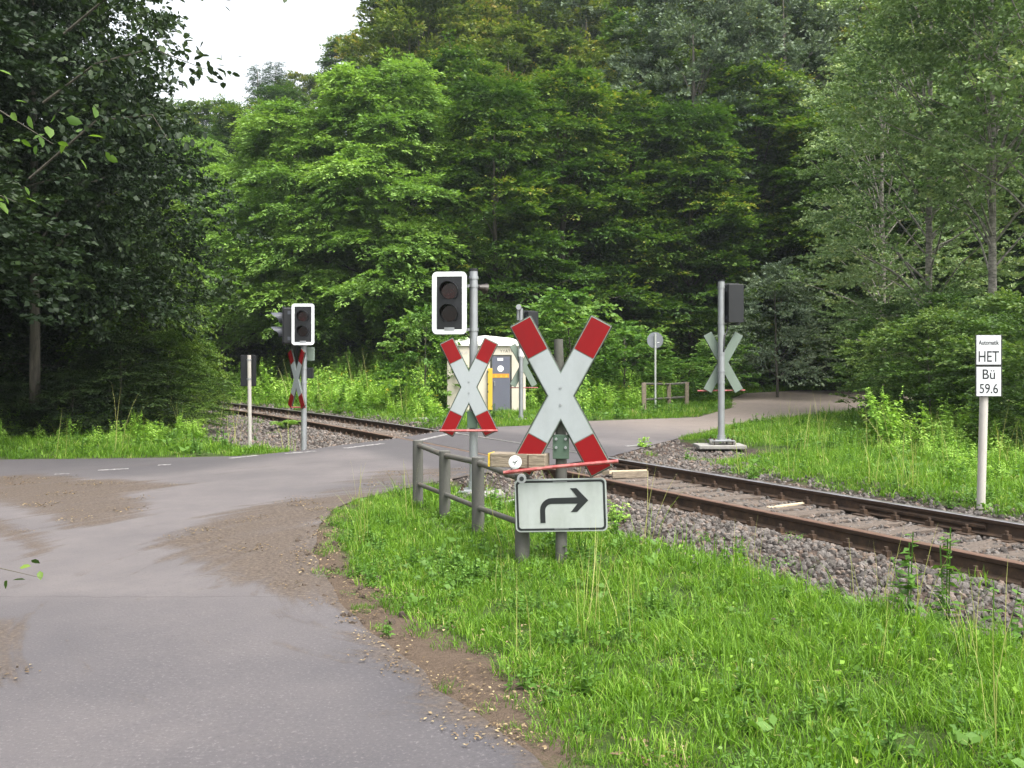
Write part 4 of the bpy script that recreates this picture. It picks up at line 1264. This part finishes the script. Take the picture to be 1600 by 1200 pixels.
# slender pale trees at right
tree('aspen', 0, ux(1552, 23), 23, 0.95, 'slender tree with a pale bare trunk at the right above the white board', name='aspen_tree', sz=.95, rot=1.0)
tree('aspen', 1, ux(1450, 27), 27, 1.0, 'light leaved slender tree left of the pale bare trunk', name='aspen_tree', sz=1.0)
tree('aspen', 0, ux(1650, 21), 21, 1.0, 'light leaved slender tree at the right picture edge', name='aspen_tree', sz=1.05, rot=4.0)
tree('aspen', 1, ux(1380, 34), 34, .9, 'light leaved slender tree rising behind the bend of the far road', name='aspen_tree', sz=.95, rot=3.0)

# dark trees on the left
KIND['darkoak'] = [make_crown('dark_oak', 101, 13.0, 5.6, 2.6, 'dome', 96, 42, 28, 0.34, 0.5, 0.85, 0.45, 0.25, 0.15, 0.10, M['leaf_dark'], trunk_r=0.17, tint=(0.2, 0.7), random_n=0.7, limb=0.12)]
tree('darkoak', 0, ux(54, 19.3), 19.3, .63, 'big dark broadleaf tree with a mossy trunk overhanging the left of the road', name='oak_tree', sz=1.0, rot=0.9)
tree('darkoak', 0, -12.6, 15.5, .85, 'dark broadleaf tree crown reaching in from the left edge', name='oak_tree', rot=2.6)
tree('darkoak', 0, -15.5, 24, 1.0, 'dark broadleaf tree standing behind the mossy trunk', name='oak_tree', rot=4.4)
for u, Y, s, szz, lb in [(222, 24.5, .58, .9, 'drooping beech thicket right of the mossy trunk'), (140, 27, .7, 1.25, 'dark thicket tree directly behind the mossy trunk'), (-60, 24, 1.0, 1.1, 'dark thicket tree at the left picture edge'),
                     (150, 31, .9, 1.4, 'taller thicket tree beside the railway at left'), (70, 29, 1.1, 1.5, 'taller thicket tree deep behind the mossy trunk'), (262, 21.5, .38, .34, 'low bush at the edge of the ballast'), (-5, 18.6, .30, .17, 'low dark bush left of the mossy trunk'), (112, 19.2, .30, .2, 'low dark bush right of the mossy trunk'), (190, 20.2, .45, .32, 'low dark bush halfway to the railway'), (292, 27, .42, .42, 'light edged beech bush hanging over the rails at left')]:
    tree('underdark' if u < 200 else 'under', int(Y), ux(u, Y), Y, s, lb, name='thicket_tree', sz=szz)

for i_, (u, Y) in enumerate([(255, 47), (320, 50), (385, 49), (450, 51), (520, 50), (585, 49), (650, 47)]):
    tree('under', i_, ux(u, Y), Y, .95, 'shady thicket bush at the forest foot ' + ('above the vanishing rails', 'right of the vanishing rails', 'above the black track board', 'above the two headed left signal', 'under the broad light green tree', 'under the tallest feathery tree', 'just left of the middle traffic light')[i_], 'thicket at the valley forest foot', 'thicket_bush', 'bush', sz=.7)
# shrubs
for kd, v, u, Y, s, szz, lb in [
    ('shrub', 0, 664, 27.5, .95, 1.2, 'bright green bush between the hut and the middle traffic light'),
    ('shrub', 1, 890, 31.5, 1.5, 1.5, 'tall pale topped bush standing behind the largest crossbuck'),
    ('shrub', 0, 975, 33.5, 1.3, 1.1, 'rounded bright bush left of the round sign'),
    ('shrub', 1, 845, 33, 1.1, 1.15, 'bright bush directly right of the hut roof'),
    ('greyshrub', 0, 1215, 36, 1.05, 1.25, 'grey green bush beside the back of the right signal head'),
    ('shrub', 1, 1075, 33.5, 1.0, .62, 'low leafy bush behind the small wooden fence'),
    ('shrub', 0, 1130, 35.5, 1.0, .9, 'leafy bush behind the crossbuck of the right signal')]:
    tree(kd, v, ux(u, Y), Y, s, lb, name='bush', cat='bush', sz=szz)
for i, (u, Y, s, szz, lb) in enumerate([(1405, 22, 1.0, 1.0, 'leftmost lush bush of the right bank where the road vanishes'), (1455, 19, 1.0, .95, 'lush bush left of the white railway board'), (1530, 20, 1.3, 1.1, 'lush bush right behind the white railway board'),
                          (1600, 17, 1.1, 1.0, 'lush bush at the right picture edge'), (1440, 26, 1.1, 1.2, 'taller lush bush behind the leftmost one of the right bank'), (1660, 14.5, 1.0, .9, 'lush bush cut off by the right picture edge')]):
    tree('bank', i, ux(u, Y), Y, s, lb, 'bushes of the right bank', 'bush', 'bush', sz=szz)

# ------------------------------------------------------------------ scattered ground cover (stuff)
def source(nm, V, F, T, mat):
    me = np_mesh(nm, V, F, mat, {'tint': np.clip(T, 0, 1)})
    return bpy.data.objects.new(nm, me)

def blades(rng, n, r, h0, h1, w, bend, tint):
    a = rng.uniform(0, 6.283, n); q_ = np.sqrt(rng.uniform(0, 1, n)) * r
    B = np.stack([np.cos(a) * q_, np.sin(a) * q_, np.full(n, -0.01)], 1)
    az = rng.uniform(0, 6.283, n)
    D = np.stack([np.cos(az), np.sin(az), np.zeros(n)], 1)
    Sd = np.stack([-np.sin(az + rng.normal(0, .8, n)), np.cos(az), np.zeros(n)], 1)
    h = rng.uniform(h0, h1, n)[:, None]; b = rng.uniform(0.1, 1, n)[:, None] * bend
    V = []
    for t, ww in ((0, 1.0), (0.4, 0.9), (0.75, 0.6), (1.0, 0.12)):
        c = B + D * (b * h * t * t) + np.array([0, 0, 1.0]) * h * (t - 0.35 * b * t * t)
        V += [c - Sd * w * ww / 2, c + Sd * w * ww / 2]
    V = np.stack(V, 1)
    base = np.arange(n)[:, None] * 8
    F = np.concatenate([base + np.array([[2 * i, 2 * i + 1, 2 * i + 3, 2 * i + 2]]) for i in range(3)])
    T = np.repeat(rng.normal(tint, 0.17, n), 8)
    return V.reshape(-1, 3), F, T

def broad(rng, n, r, size, h, tint, tilt=0.4):
    a = rng.uniform(0, 6.283, n); q_ = np.sqrt(rng.uniform(0, 1, n)) * r
    P = np.stack([np.cos(a) * q_, np.sin(a) * q_, rng.uniform(0.3, 1, n) * h], 1)
    ax = rng.normal(0, 1, (n, 3)); ax[:, 2] = rng.uniform(-0.1, 0.6, n)
    nm = np.array([0, 0, 1.0]) + rng.normal(0, tilt, (n, 3))
    s_ = size * rng.uniform(0.6, 1.3, n)
    V, F = leaf_quads(P, ax, nm, s_, s_ * 0.62)
    return V, F, np.repeat(rng.normal(tint, 0.15, n), 4)

def weed(rng, h, nst, lsize, tint, flower=False):
    parts = []
    for _ in range(nst):
        a = rng.uniform(0, 6.283); r0 = rng.uniform(0, .1)
        hh = h * rng.uniform(.6, 1.1); lean = rng.uniform(0, .25)
        n = int(14 * hh / 0.5) + 6
        t = rng.uniform(0.12, 1, n)
        c = np.stack([np.cos(a) * (r0 + lean * hh * t * t), np.sin(a) * (r0 + lean * hh * t * t), hh * t], 1)
        az = rng.uniform(0, 6.283, n)
        ax = np.stack([np.cos(az), np.sin(az), rng.uniform(-.4, .5, n)], 1)
        nm = np.array([0, 0, 1.0]) + rng.normal(0, .3, (n, 3))
        s_ = lsize * (1.2 - 0.7 * t) * rng.uniform(.7, 1.2, n)
        V, F = leaf_quads(c, ax, nm, s_, s_ * 0.5)
        parts.append((V, F, np.repeat(tint + 0.3 * (t - .5) + rng.normal(0, .1, n), 4)))
        z = np.array([[np.cos(a) * (r0 + lean * hh * u_ * u_), np.sin(a) * (r0 + lean * hh * u_ * u_), hh * u_] for u_ in (0, .5, 1)])
        sd = np.array([[-math.sin(a), math.cos(a), 0]]) * 0.004
        V = np.concatenate([z - sd, z + sd]); F = np.array([[0, 1, 4, 3], [1, 2, 5, 4]])
        parts.append((V, F, np.full(6, .3)))
    return merge_np(parts)

def rock(rng):
    me = bpy.data.meshes.new('tmp'); import bmesh
    bm = bmesh.new(); bmesh.ops.create_icosphere(bm, subdivisions=1, radius=1.0)
    s_ = rng.uniform(.55, 1.1, 3)
    pl_ = unit(rng.normal(0, 1, (7, 3))); dd = rng.uniform(.45, .85, 7)
    for v in bm.verts:
        p = np.array(v.co)
        for n_, d_ in zip(pl_, dd):
            e = p @ n_ - d_
            if e > 0: p = p - n_ * e
        v.co = Vector(p * s_)
    bm.to_mesh(me); bm.free()
    me.name = 'stone_shape'; me.materials.append(M['stone'])
    return bpy.data.objects.new('stone_shape', me)

g = np.random.default_rng(3)
SRC_LAWN = [source('lawn_tuft', *blades(g, 60, .14, .035, .105, .0065, 1.0, t), M['grass']) for t in (.45, .6, .35, .7)]
SRC_LONG = [source('long_tuft', *blades(g, 44, .14, .06, .18, .006, 1.2, t), M['grass']) for t in (.4, .55, .6)] + \
           [source('long_tuft', *merge_np([blades(g, 26, .12, .10, .28, .006, .9, .55), broad(g, 10, .12, .04, .10, .6)]), M['grass'])]
SRC_BROAD = [source('clover', *broad(g, 60, .14, .024, .045, t), M['leaf_herb']) for t in (.55, .75)] + \
            [source('dock', *broad(g, 8, .06, .065, .06, .6, .5), M['leaf_herb']), source('herb', *weed(g, .16, 5, .06, .6), M['leaf_herb'])]
SRC_WEED = [source('tall_herb', *weed(g, hh, ns_, ls_, t), M['leaf_weed']) for hh, ns_, ls_, t in ((.6, 8, .11, .6), (.85, 8, .12, .5), (.5, 9, .10, .7), (.7, 6, .14, .65))]
SRC_DRY = [source('dry_stem', *blades(g, 7, .12, .3, .75, .005, .5, 1.0), M['grass'])]
def flower_head(rng):
    a = weed(rng, .75, 4, .1, .55)
    return a
SRC_FLOWER = [source('flower_head', *broad(g, 14, .12, .05, .12, .5, .6), M['flower'])]
SRC_LITTER = [source('litter_bits', *broad(g, 26, .2, .028, .006, t, .15), M['litter']) for t in (.3, .5, .72)]
SRC_ROCK = [rock(g) for _ in range(6)]

def scatter(name, P, srcs, s, kind='stuff', tilt=0.12, rng=None, idx=None, freerot=False):
    """P (n,3); one object holding points, geometry nodes instance the source meshes"""
    rng = rng or np.random.default_rng(len(P) + 17)
    n = len(P)
    col = bpy.data.collections.new(name + '_shapes')
    for o in srcs:
        col.objects.link(o)
    order = {o.name: i for i, o in enumerate(sorted(srcs, key=lambda o: o.name))}
    remap = np.array([order[o.name] for o in srcs])
    me = bpy.data.meshes.new(name)
    me.vertices.add(n); me.vertices.foreach_set('co', np.ascontiguousarray(P, dtype=np.float32).ravel())
    rot = np.stack([rng.normal(0, tilt, n), rng.normal(0, tilt, n), rng.uniform(0, 6.283, n)], 1)
    if freerot: rot = rng.uniform(0, 6.283, (n, 3))
    at = me.attributes.new('rot', 'FLOAT_VECTOR', 'POINT'); at.data.foreach_set('vector', rot.astype(np.float32).ravel())
    at = me.attributes.new('scl', 'FLOAT', 'POINT'); at.data.foreach_set('value', np.broadcast_to(s, (n,)).astype(np.float32).copy())
    at = me.attributes.new('idx', 'INT', 'POINT'); at.data.foreach_set('value', remap[rng.integers(0, len(srcs), n) if idx is None else idx].astype(np.int32))
    o = link_mesh(name, me)
    tag(o, kind=kind)
    ng = bpy.data.node_groups.new(name + '_nodes', 'GeometryNodeTree')
    ng.interface.new_socket('Geometry', in_out='INPUT', socket_type='NodeSocketGeometry')
    ng.interface.new_socket('Geometry', in_out='OUTPUT', socket_type='NodeSocketGeometry')
    N = ng.nodes
    gi = N.new('NodeGroupInput'); go = N.new('NodeGroupOutput'); ip = N.new('GeometryNodeInstanceOnPoints')
    ci = N.new('GeometryNodeCollectionInfo'); ci.inputs['Collection'].default_value = col
    ci.inputs['Separate Children'].default_value = True; ci.inputs['Reset Children'].default_value = True
    def na(nm, dt):
        a = N.new('GeometryNodeInputNamedAttribute'); a.data_type = dt; a.inputs[0].default_value = nm
        return next(x for x in a.outputs if x.enabled and x.name == 'Attribute')
    Lk = ng.links.new
    Lk(gi.outputs[0], ip.inputs['Points']); Lk(ci.outputs[0], ip.inputs['Instance'])
    ip.inputs['Pick Instance'].default_value = True
    Lk(na('idx', 'INT'), ip.inputs['Instance Index']); Lk(na('rot', 'FLOAT_VECTOR'), ip.inputs['Rotation']); Lk(na('scl', 'FLOAT'), ip.inputs['Scale'])
    Lk(ip.outputs[0], go.inputs[0])
    md = o.modifiers.new('scatter', 'NODES'); md.node_group = ng
    return o

def sample(rng, x0, x1, y0, y1, dens, cond):
    n = int((x1 - x0) * (y1 - y0) * dens)
    X = rng.uniform(x0, x1, n); Y = rng.uniform(y0, y1, n)
    k_ = (np.abs(X) < 0.64 * Y + 1.2)
    X, Y = X[k_], Y[k_]
    k_ = cond(X, Y)
    return X[k_], Y[k_]
def nz2(X, Y, f, seed=0.0):
    return np.array([mnoise.noise(Vector((x * f, y * f, seed))) for x, y in zip(X, Y)])

def soil_edge(X, Y):
    return poly_sd(X, Y, EDGE_SOIL)

def grass_cond(rng, mg=0.03):
    def f(X, Y):
        sd = poly_sd(X, Y, ROAD)
        e = ballast_mask(X, Y)
        nz = nz2(X, Y, 1.3, 4.0)
        ok = (sd < -mg + 0.02 * nz) & (e < -0.12 + 0.40 * nz + rng.normal(0, 0.10, len(X)))
        ok &= ~((soil_edge(X, Y) > -0.02 + 0.14 * nz + rng.normal(0, 0.05, len(X))) & (Y < 12))
        hx = np.abs(X - (hx0 + hx1) / 2); ok &= ~((hx < 1.15) & (np.abs(Y - HY - 1) < 1.05))
        ok &= (tdist(X, Y) > 0) | (Y < 26)
        return ok
    return f
rg = np.random.default_rng(77)
gc = grass_cond(rg)
XS_, YS_, SS_, II_ = [], [], [], []
NS = len(SRC_LAWN); NL = len(SRC_LONG); NB = len(SRC_BROAD)
ALLG = SRC_LAWN + SRC_LONG + SRC_BROAD + SRC_DRY
for x0, x1, y0, y1, dens, sc0 in ((-2, 7, 2.9, 6, 150, .78), (-3, 8, 6, 9.5, 105, .9), (-4, 10, 9.5, 14, 46, 1.2), (-14, 14, 14, 22, 20, 1.6), (-14, 22, 22, 33, 9, 2.2), (-12, 34, 33, 48, 4.5, 3.0)):
    X, Y = sample(rg, x0, x1, y0, y1, dens, gc)
    n = len(X)
    if n == 0: continue
    t = tdist(X, Y)
    nz = nz2(X, Y, .55, 9.0)
    # unmown growth towards the bottom right and beside the ballast; mown elsewhere
    longp = 0.08 + 0.45 * sstep(0.6, 2.2, X) * (Y < 7) * (t < 0) + 0.35 * nz + 0.25 * (t > 3) * (X > 6)
    u_ = rg.uniform(0, 1, n)
    isl = u_ < longp
    isb = (~isl) & (rg.uniform(0, 1, n) < 0.13 + 0.5 * np.maximum(0, nz2(X, Y, 1.1, 2.0)))
    dry = rg.uniform(0, 1, n) < 0.006 + 0.03 * (ballast_mask(X, Y) > -0.6)
    idx = np.where(isl, NS + rg.integers(0, NL, n), np.where(isb, NS + NL + rg.integers(0, NB, n), rg.integers(0, NS, n)))
    idx = np.where(dry, NS + NL + NB, idx)
    XS_.append(X); YS_.append(Y); II_.append(idx)
    edge = sstep(0.0, 0.5, -poly_sd(X, Y, ROAD))
    SS_.append(sc0 * rg.uniform(.7, 1.25, n) * (0.55 + 0.45 * edge) * np.where(isl & (sc0 > 1.5), .6, 1))
X, Y, S_, I_ = map(np.concatenate, (XS_, YS_, SS_, II_))
P = np.stack([X, Y, ground_z(X, Y)], 1)
scatter('grass', P, ALLG, S_, idx=I_, rng=rg)

# ballast stones
rb_ = np.random.default_rng(5)
PX, PS = [], []
for x0, x1, y0, y1, dens, s0 in ((0.5, 6, 4.2, 9, 560, .026), (-2, 6, 9, 13, 420, .028), (-8, 4, 13, 19, 260, .028), (-12, 3, 19, 28, 130, .038), (-20, -2, 28, 45, 45, .05)):
    X, Y = sample(rb_, x0, x1, y0, y1, dens, lambda X, Y: (poly_sd(X, Y, ROAD) < -0.04) & (ballast_mask(X, Y) > -0.12 + rb_.normal(0, .22, len(X))) & ((np.abs(tdist(X, Y)) > .8) | (rb_.uniform(0, 1, len(X)) < .75)))
    S = s0 * rb_.uniform(.55, 1.5, len(X))
    PX.append(np.stack([X, Y, ground_z(X, Y) + S * .25], 1)); PS.append(S)
scatter('ballast_gravel', np.concatenate(PX), SRC_ROCK, np.concatenate(PS), freerot=True, rng=rb_)

# weeds in the ballast
X, Y = sample(rb_, -12, 6, 4.5, 26, 2.2, lambda X, Y: (poly_sd(X, Y, ROAD) < -0.1) & (ballast_mask(X, Y) > -0.1) & (rb_.uniform(0, 1, len(X)) < 0.15 + 0.8 * (nz2(X, Y, .8, 1.) > .15)) & ((np.abs(tdist(X, Y)) > 1.0)))
scatter('ballast_weeds', np.stack([X, Y, ground_z(X, Y)], 1), [SRC_BROAD[3], SRC_BROAD[0], SRC_LAWN[1]], rb_.uniform(.6, 1.3, len(X)), rng=rb_)

# tall herbs: behind the track on the left, round the hut, on the right bank, under the left trees
def hut_clear(X, Y):
    return ~((np.abs(X - (hx0 + hx1) / 2) < 1.5) & (Y > HY - 1.2) & (Y < HY + 2.3))
def herb_region(X, Y):
    t = tdist(X, Y); sd = poly_sd(X, Y, ROAD)
    nz = nz2(X, Y, .35, 6.)
    left = (t > 2.0 + 0.4 * nz) & (X < ux(690, 1) * Y) & (Y > 19) & (Y < 46)
    mid = (X > ux(690, 1) * Y) & (X < ux(1110, 1) * Y) & (Y > 27.5 + 1.5 * nz) & (Y < 38) & (sd < -2.2)
    right = (t > 4.2 + nz) & (X > ux(1365, 1) * Y) & (Y > 9) & (Y < 26) & (sd < -.5)
    right |= (t > 2.6 + 1.2 * nz) & (X > ux(1480, 1) * Y) & (Y > 7.5) & (Y < 13)
    lt = (t < -3.0) & (X < ux(330, 1) * Y + .3 * nz) & (Y > 16.4 + nz) & (Y < 24)
    back = (Y > 40) & (Y < 56) & (t > 3) & (sd < -2)
    return (left | mid | right | lt | (back & (nz > -.1))) & (sd < -.25) & hut_clear(X, Y)
PX, PS = [], []
for x0, x1, y0, y1, dens, s0 in ((2, 14, 7.5, 14, 9, .75), (-14, 20, 14, 26, 7.5, 1.0), (-22, 24, 26, 36, 6.0, 1.3), (-36, 30, 36, 56, 2.4, 1.8)):
    X, Y = sample(rb_, x0, x1, y0, y1, dens, herb_region)
    PX.append(np.stack([X, Y, ground_z(X, Y) - .02], 1)); PS.append(s0 * rb_.uniform(.6, 1.2, len(X)) * np.where((X > 3) & (Y < 15), .62, 1) * np.where(tdist(X, Y) < -2, .6, 1))
PH = np.concatenate(PX); SH = np.concatenate(PS)
scatter('tall_herbs', PH, SRC_WEED + [SRC_LONG[1], SRC_LONG[2]], SH * 1.0, rng=rb_)
k_ = (tdist(PH[:, 0], PH[:, 1]) > 2) & (PH[:, 0] < 6) & (PH[:, 1] > 18) & (rb_.uniform(0, 1, len(PH)) < 0.06 + 0.25 * (nz2(PH[:, 0], PH[:, 1], .5, 3.) > .15))
FP = PH[k_].copy(); FP[:, 2] += .62 * SH[k_]
scatter('yellow_flowers', FP, SRC_FLOWER, 0.6, rng=rb_)

# litter on the road and the bare edge
def lit_cond(X, Y):
    a = road_attrs(X, Y)['dirt']
    on = (poly_sd(X, Y, ROAD) > 0.0)
    sl_ = (soil_edge(X, Y) > -.1) & ~on
    return ((a * on) + 0.55 * sl_ > rb_.uniform(0.15, 1.4, len(X)))
X, Y = sample(rb_, -9, 2.5, 2.9, 14.5, 7, lit_cond)
scatter('leaf_litter', np.stack([X, Y, np.where(poly_sd(X, Y, ROAD) > 0, zroad(X, Y), ground_z(X, Y)) + .004], 1), SRC_LITTER, rb_.uniform(.5, 1.1, len(X)), tilt=0.01, rng=rb_)
X, Y = sample(rb_, -2.2, 1.2, 2.9, 8.6, 26, lambda X, Y: (soil_edge(X, Y) > -.06) & (poly_sd(X, Y, ROAD) < .02) & (nz2(X, Y, 2.2, 5.) > -.05))
scatter('sparse_grass', np.stack([X, Y, ground_z(X, Y)], 1), [SRC_LAWN[0], SRC_LAWN[2], SRC_BROAD[0]], rb_.uniform(.25, .6, len(X)), rng=rb_)
X, Y = sample(rb_, -2.4, 1.2, 2.9, 9, 22, lambda X, Y: (np.abs(soil_edge(X, Y)) < .3) & (nz2(X, Y, 1.8, 8.) > -.25) & (poly_sd(X, Y, ROAD) < .12))
scatter('verge_litter', np.stack([X, Y, np.maximum(zroad(X, Y), ground_z(X, Y)) + .004], 1), SRC_LITTER, rb_.uniform(.4, .9, len(X)), tilt=0.02, rng=rb_)
# crumbs of earth at the grass corner
X, Y = sample(rb_, -2.2, -.6, 5.0, 8.6, 75, lambda X, Y: (np.abs(soil_edge(X, Y) - 0.02) < .10 + rb_.normal(0, .03, len(X))))
so = []
for o_ in SRC_ROCK[:3]:
    c_ = o_.copy(); c_.data = o_.data.copy(); c_.data.materials.clear()
    c_.data.materials.append(M.get('clod') or M.setdefault('clod', worn('earth', (0.05, 0.036, 0.026), 0.95, 0, (0.09, 0.065, 0.045), .5, 30, (1, 1, 1), .8)))
    so.append(c_)
scatter('earth_clods', np.stack([X, Y, ground_z(X, Y) + .005], 1), so, rb_.uniform(.012, .038, len(X)), freerot=True, rng=rb_)

# ------------------------------------------------------------------ single plants
def plant(name, label, cat, x, y, parts, mat, group=None):
    V, F, T = merge_np(parts)
    me = np_mesh(name, V, F, mat, {'tint': np.clip(T, 0, 1)})
    o = link_mesh(name, me); o.location = (x, y, gz(x, y) - 0.01)
    return tag(o, label, cat, group)
def fern(rng, n, L_):
    parts = []
    for i in range(n):
        a = 6.283 * i / n + rng.uniform(-.3, .3)
        D = np.array([math.cos(a), math.sin(a), 0]); Lf = L_ * rng.uniform(.7, 1.1)
        m_ = 26
        t = np.linspace(.1, 1, m_)
        c = D * (t * Lf * .8)[:, None] + np.array([0, 0, 1.]) * (Lf * (1.1 * t - .85 * t * t))[:, None]
        S_ = np.array([-D[1], D[0], 0])
        for sg in (-1, 1):
            V, F = leaf_quads(c, np.broadcast_to(S_ * sg + D * .35, c.shape), np.broadcast_to(np.array([0, 0, 1.]) - D * .2, c.shape) + rng.normal(0, .1, c.shape), Lf * .30 * np.sin(np.pi * np.clip(t, .08, .97)) ** .7 + .01, .035)
            parts.append((V, F, np.full(len(V), .8) + rng.normal(0, .05)))
    return parts
fr = np.random.default_rng(8)
x, y = px(446, 668, 0.0)
plant('fern', 'bright yellow green fern growing in the ballast left of the left signal', 'fern', x, y, fern(fr, 11, .55), M['leaf_shrub'])
for (u, v, hh, lb) in ((1475, 985, .66, 'tallest weed stem standing before the near rail at the right'), (1415, 1000, .5, 'shorter weed stem left of the tallest one at the right'), (1560, 1010, .55, 'leafy weed at the right picture edge before the ballast')):
    x, y = px(u, v, -.02)
    plant('tall_weed', lb, 'weed', x, y, [weed(fr, hh, 3, .10, .55), blades(fr, 8, .15, .25, .5, .005, .9, .9)], M['leaf_herb'], 'tall weeds at the right')
for (u, v, lb) in ((1135, 800, 'a'),):
    pass
for (u, v, s_, lb) in ((1005, 707, 1.0, 'small bright weed clump at the end of the far rail by the road'), (965, 805, 1.0, 'bright weed clump in the ballast right of the arrow plate'), (750, 762, 1.2, 'round green weed clump behind the fence near the middle mast')):
    x, y = px(u, v, 0.0)
    plant('weed_clump', lb, 'weed', x, y, [weed(fr, .22 * s_, 9, .08, .7), broad(fr, 20, .16 * s_, .06, .08, .7)], M['leaf_weed'])

# leafy twigs reaching into the picture near the camera
def twig(name, label, pts, rad, nl, size, seed, mat, spread=.12):
    rng = np.random.default_rng(seed)
    o = empty(name, pts[0], 0, label, 'branch')
    P = [Vector(p) - Vector(pts[0]) for p in pts]
    MB().tube(P, [rad * (1 - .8 * i / (len(P) - 1)) for i in range(len(P))], 6).build('stem', M['bark'], o, smooth=True)
    C, A = [], []
    for i in range(nl):
        f = rng.uniform(.15, 1) * (len(P) - 1); j = min(int(f), len(P) - 2)
        c = P[j].lerp(P[j + 1], f - j); d = (P[j + 1] - P[j]).normalized()
        C.append(np.array(c) + rng.normal(0, spread, 3) * np.array([1, 1, .5])); A.append(np.array(d) * .6 + rng.normal(0, .6, 3) + np.array([0, 0, -.25]))
    C = np.array(C); A = unit(np.array(A))
    # six-sided leaves with a fold: two quads each
    nm = unit(np.array([0, 0, 1.]) + rng.normal(0, .45, (nl, 3)))
    sd = unit(np.cross(nm, A)); nm = np.cross(A, sd)
    L_ = (size * rng.uniform(.75, 1.2, nl))[:, None]; W_ = L_ * .30
    V = np.stack([C, C + A * L_ * .3 + sd * W_ + nm * L_ * .05, C + A * L_ * .68 + sd * W_ * .85 + nm * L_ * .04, C + A * L_ - nm * L_ * .06,
                  C + A * L_ * .68 - sd * W_ * .85 + nm * L_ * .04, C + A * L_ * .3 - sd * W_ + nm * L_ * .05], 1).reshape(-1, 3)
    b_ = np.arange(nl)[:, None] * 6
    F = np.concatenate([b_ + np.array([[0, 1, 2, 3]]), b_ + np.array([[0, 3, 4, 5]])])
    me = np_mesh('leaves', V, F, mat, {'tint': np.repeat(rng.uniform(0, 1, nl), 6)})
    lf = link_mesh('foliage', me, None, o); lf['kind'] = 'stuff'
    return o
twig('leafy_branch', 'light green leafy branch hanging in at the top left corner', [(-3.3, 4.0, 3.0), (-2.8, 4.1, 2.85), (-2.4, 4.15, 2.66), (-2.15, 4.2, 2.5)], .006, 46, .062, 4, M['leaf_near'], .15)
twig('leafy_branch', 'second light green leafy branch lower at the top left edge', [(-3.4, 4.5, 2.6), (-2.9, 4.6, 2.45), (-2.6, 4.7, 2.32)], .006, 26, .062, 14, M['leaf_near'], .11)
twig('leafy_twig', 'few dark leaves hanging low at the left edge above the road', [(-2.6, 3.9, .75), (-2.3, 4.0, .56), (-2.12, 4.05, .50)], .004, 8, .045, 6, M['leaf_under'], .07)
def sky_branch(seed, pts, nl, lb, size=.12, spread=.3):
    return twig('leafy_branch', lb, pts, .02, nl, size, seed, M['leaf_dark'], spread)
sky_branch(21, [(-6.5, 13, 6.3), (-5.4, 12.4, 6.75), (-4.4, 12.1, 6.95), (-3.4, 12.0, 6.75)], 300, 'dark leafy bough reaching furthest across the bright sky')
sky_branch(22, [(-6.8, 13, 5.3), (-5.8, 12.5, 5.7), (-4.9, 12.2, 5.8), (-4.1, 12.0, 5.45)], 300, 'dark leafy bough hanging below the one crossing the sky')
sky_branch(23, [(-7.0, 13, 4.2), (-5.8, 12.5, 4.9), (-4.9, 12.2, 4.9), (-4.6, 12.0, 4.5)], 240, 'lowest dark leafy bough at the edge of the bright sky')

# ------------------------------------------------------------------ air
m = NT('haze')
pv = m.n('ShaderNodeVolumePrincipled')
pv.inputs['Color'].default_value = (0.80, 0.88, 0.95, 1)
pv.inputs['Density'].default_value = 0.00042
pv.inputs['Anisotropy'].default_value = 0.3
m.l(pv.outputs[0], m.out.inputs['Volume'])
hz = MB().box((0, 240, 45), (700, 640, 102)).build('haze', m.m)
tag(hz, kind='stuff')

_seen = {}
for o in sorted((o for o in COL.objects if o.get('group') in ('upper slope trees', 'second row of slope trees')), key=lambda o: o.location.x / o.location.y):
    _seen.setdefault(o['label'], []).append(o)
for lb, os_ in _seen.items():
    if len(os_) == 2:
        os_[0]['label'] = 'left hand ' + lb.replace(' slope row', ' row')
        os_[1]['label'] = 'right hand ' + lb.replace(' slope row', ' row')
